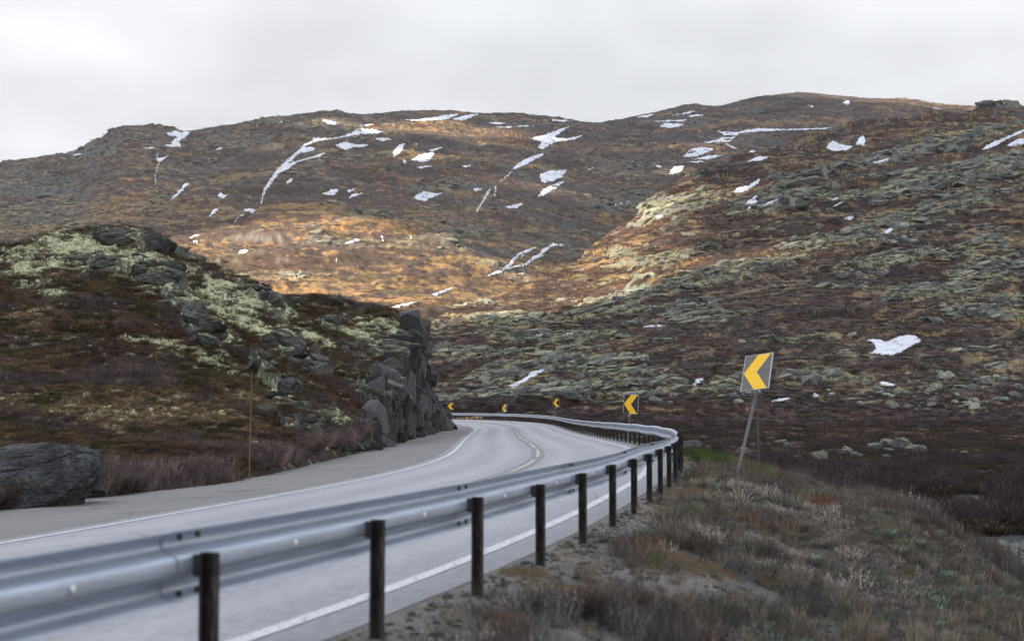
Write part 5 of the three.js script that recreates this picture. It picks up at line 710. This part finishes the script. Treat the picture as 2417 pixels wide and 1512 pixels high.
// bare mountain birches
{
  const r = rng(2024), bark = std({ color: new THREE.Color().setRGB(0.42, 0.38, 0.35), map: grainTex }), twigMat = std({ vertexColors: true, color: new THREE.Color().setRGB(0.16, 0.115, 0.105), side: THREE.DoubleSide });
  const protos = [0, 1, 2, 3].map((k) => {
    const rr = rng(300 + k), trunks = [], tips = [], n = 2 + (k % 3);
    for (let q = 0; q < n; q++) { let p = V3((rr() - 0.5) * 0.25, -0.3, (rr() - 0.5) * 0.25), d = V3((rr() - 0.5) * 0.7, 1, (rr() - 0.5) * 0.7).normalize(), w = 0.085; const len = 2.6 + 1.4 * rr(); for (let m = 0; m < 6; m++) { const e = p.clone().addScaledVector(d, len / 6); const g = new THREE.CylinderGeometry(w * 0.72, w, len / 6, 5, 1); g.applyQuaternion(new THREE.Quaternion().setFromUnitVectors(V3(0, 1, 0), d)); g.translate((p.x + e.x) / 2, (p.y + e.y) / 2, (p.z + e.z) / 2); trunks.push(g); if (m > 1) for (let b = 0; b < 5; b++) tips.push([p.clone().lerp(e, rr()), 0.5 + 0.5 * rr()]); w *= 0.75; p = e; d.add(V3((rr() - 0.5) * 0.35, 0.15, (rr() - 0.5) * 0.35)).normalize(); } }
    const pos = [], col = []; for (const [p, l] of tips) for (let b = 0; b < 12; b++) { const a = p.clone().add(V3((rr() - 0.5) * 0.2, (rr() - 0.5) * 0.2, (rr() - 0.5) * 0.2)), e = a.clone().add(V3((rr() - 0.5) * 1.3 * l, (0.15 + 0.8 * rr()) * l, (rr() - 0.5) * 1.3 * l)), s = V3(rr() - 0.5, 0, rr() - 0.5).normalize().multiplyScalar(0.016); pos.push(a.x - s.x, a.y, a.z - s.z, a.x + s.x, a.y, a.z + s.z, e.x, e.y, e.z); const t = 0.7 + 0.6 * rr(); for (let v = 0; v < 3; v++) col.push(t, t * 0.96, t); }
    const c = geo(pos, null, col); c.computeVertexNormals(); return { trunk: mergeGeometries(trunks), crown: c };
  });
  const list = [[1818, 802, 1.15, 'tall pale stemmed birch above the tallest sign'], [1838, 803, 0.8, 'thin birch just right of the tall birch above the sign'], [1783, 806, 0.7, 'low birch clump just left of the tall birch above the sign'], [1769, 804, 0.6, 'smallest birch left of the clump above the tallest sign'], [1882, 782, 0.8, 'round birch on a grassy ledge right of the tall birch'], [2002, 734, 1.1, 'birch with two white stems high right of the sign'], [2050, 772, 0.7, 'slim birch standing alone over the grassy strip'], [1922, 740, 1.1, 'broad bushy birch below the rock ledge, upper middle right'], [2188, 735, 1.0, 'spreading birch before the grey rocks at right'], [2215, 736, 0.8, 'forked white birch beside the spreading birch at right'], [2268, 728, 1.2, 'dark birch against the rock wall at far right'], [2120, 725, 0.8, 'faint thin birch left of the spreading birch at right'], [1968, 720, 0.7, 'small birch left of the one with two white stems'], [2160, 905, 0.9, 'grey birch among boulders right of the large snow patch'], [2160, 930, 0.6, 'stunted birch below the grey one among boulders'], [2198, 870, 0.7, 'thin birch right of the large snow patch'], [1385, 778, 0.8, 'birch on the grassy flat above the far rail'], [1458, 796, 1.0, 'birch in the middle of the slope above the nearest bend'], [1540, 805, 0.8, 'birch right of the middle one on the slope'], [1312, 880, 0.6, 'small birch on the round outcrop right of the snow strip'], [1335, 882, 0.6, 'pair of white stems right of the small birch on the outcrop'], [1085, 845, 0.6, 'little birch below the grey rock band near the rock face'], [1144, 852, 0.7, 'birch under the rock band above the leftmost snow strip'], [1387, 850, 0.6, 'white stemmed sapling on a lichen outcrop'], [1548, 790, 0.7, 'birch on the slope far above the second sign'], [1390, 915, 0.7, 'birch just above the second nearest sign to the left']];
  for (const [x, y, s, label] of list) {
    const p = hill.cast(x, y); if (!p) continue; const D = -p.z, sc = s * lerp(0.9, 1.25, ss(210, 420, D)), pr = protos[Math.floor(r() * 4)], g = group('birch_tree', label, 'tree', 'bare birches on the slope'); g.position.copy(p); g.rotation.y = r() * 6.3; g.scale.setScalar(sc);
    part('trunk', pr.trunk, bark, g); part('crown', pr.crown, twigMat, g);
  }
}

// ---------------------------------------------------------------- unseen clouds toward the sun, added and shaped to shade the land
{
  const S = SUN.clone(), E1 = V3(0, 1, 0).cross(S).normalize(), E2 = S.clone().cross(E1).normalize(), cm = std({ color: new THREE.Color().setRGB(0.8, 0.8, 0.82), roughness: 1 });
  const cloud = (label, anchor, puffs, dist, seed) => {
    const r = rng(seed), gs = puffs.map(([a, b, ra, rb]) => { const g = new THREE.IcosahedronGeometry(1, 4), p = g.attributes.position; for (let i = 0; i < p.count; i++) { const v = V3(p.getX(i), p.getY(i), p.getZ(i)), n = 1 + 0.16 * fbm(v.x * 1.8 + seed + a * 0.01, v.y * 1.8 + v.z * 1.3, 4); p.setXYZ(i, v.x * n, v.y * n, v.z * n); } const m = new THREE.Matrix4().makeBasis(E1.clone().multiplyScalar(ra), E2.clone().multiplyScalar(rb), S.clone().multiplyScalar(ra * 0.6)); m.setPosition(E1.clone().multiplyScalar(a).addScaledVector(E2, b).addScaledVector(S, 300 * (r() - 0.5))); g.applyMatrix4(m); return g; });
    const g = mergeGeometries(gs); g.computeVertexNormals(); const c = top('cloud', g, cm); c.position.copy(S).multiplyScalar(dist).add(anchor); c.userData.kind = 'structure'; c.userData.label = label;
  };
  // E1 runs with depth; E2 with height across the sunbeams
  const o = V3(0, 0, 0);
  cloud('low unseen cloud added to shade the road and the near ground', o, [[-252, 30, 64, 90], [-252, 125, 62, 85], [-255, 205, 60, 75], [-180, 100, 110, 160], [-60, 60, 120, 150], [60, 30, 120, 130], [-100, 210, 120, 90], [150, 10, 120, 120], [-200, -60, 100, 90]], 2300, 5);
  cloud('unseen cloud added to shade the upper right slope', o, [[-345, 250, 48, 92], [-400, 296, 60, 102], [-462, 350, 70, 108], [-540, 392, 80, 114], [-640, 424, 84, 118], [-760, 430, 90, 122], [-900, 445, 100, 124], [-320, 330, 100, 100], [-480, 490, 130, 120], [-630, 570, 140, 120]], 2500, 9);
  cloud('broken unseen cloud added to shade the far mountain', o, [[-1010, 450, 110, 115], [-1150, 470, 120, 115], [-1290, 480, 120, 120], [-1440, 540, 110, 100], [-1660, 600, 150, 80], [-1180, 680, 170, 110], [-1400, 740, 190, 105], [-1850, 740, 180, 85], [-1640, 760, 150, 90], [-1000, 640, 130, 120], [-1900, 600, 150, 80], [-2110, 720, 190, 110], [-1740, 530, 110, 50], [-2200, 880, 220, 110], [-1560, 540, 90, 60]], 2700, 13);
  cloud('unseen cloud added to shade the left end of the mountain', o, [[-1095, 310, 75, 95], [-1215, 260, 88, 110], [-1340, 320, 110, 120], [-1490, 350, 115, 105], [-1640, 420, 130, 100], [-1800, 450, 140, 90], [-1380, 200, 100, 90], [-2250, 610, 230, 130], [-1960, 480, 150, 90]], 2600, 23);
  cloud('high unseen cloud added to shade the mountain top', o, [[-1050, 860, 170, 130], [-1300, 900, 200, 110], [-1640, 920, 220, 90], [-2000, 1050, 240, 120], [-1500, 1080, 260, 130], [-1200, 1080, 220, 130], [-2100, 1300, 260, 160], [-1800, 1400, 260, 160], [-1800, 1200, 240, 130]], 3000, 17);
}

renderer.render(scene, camera);
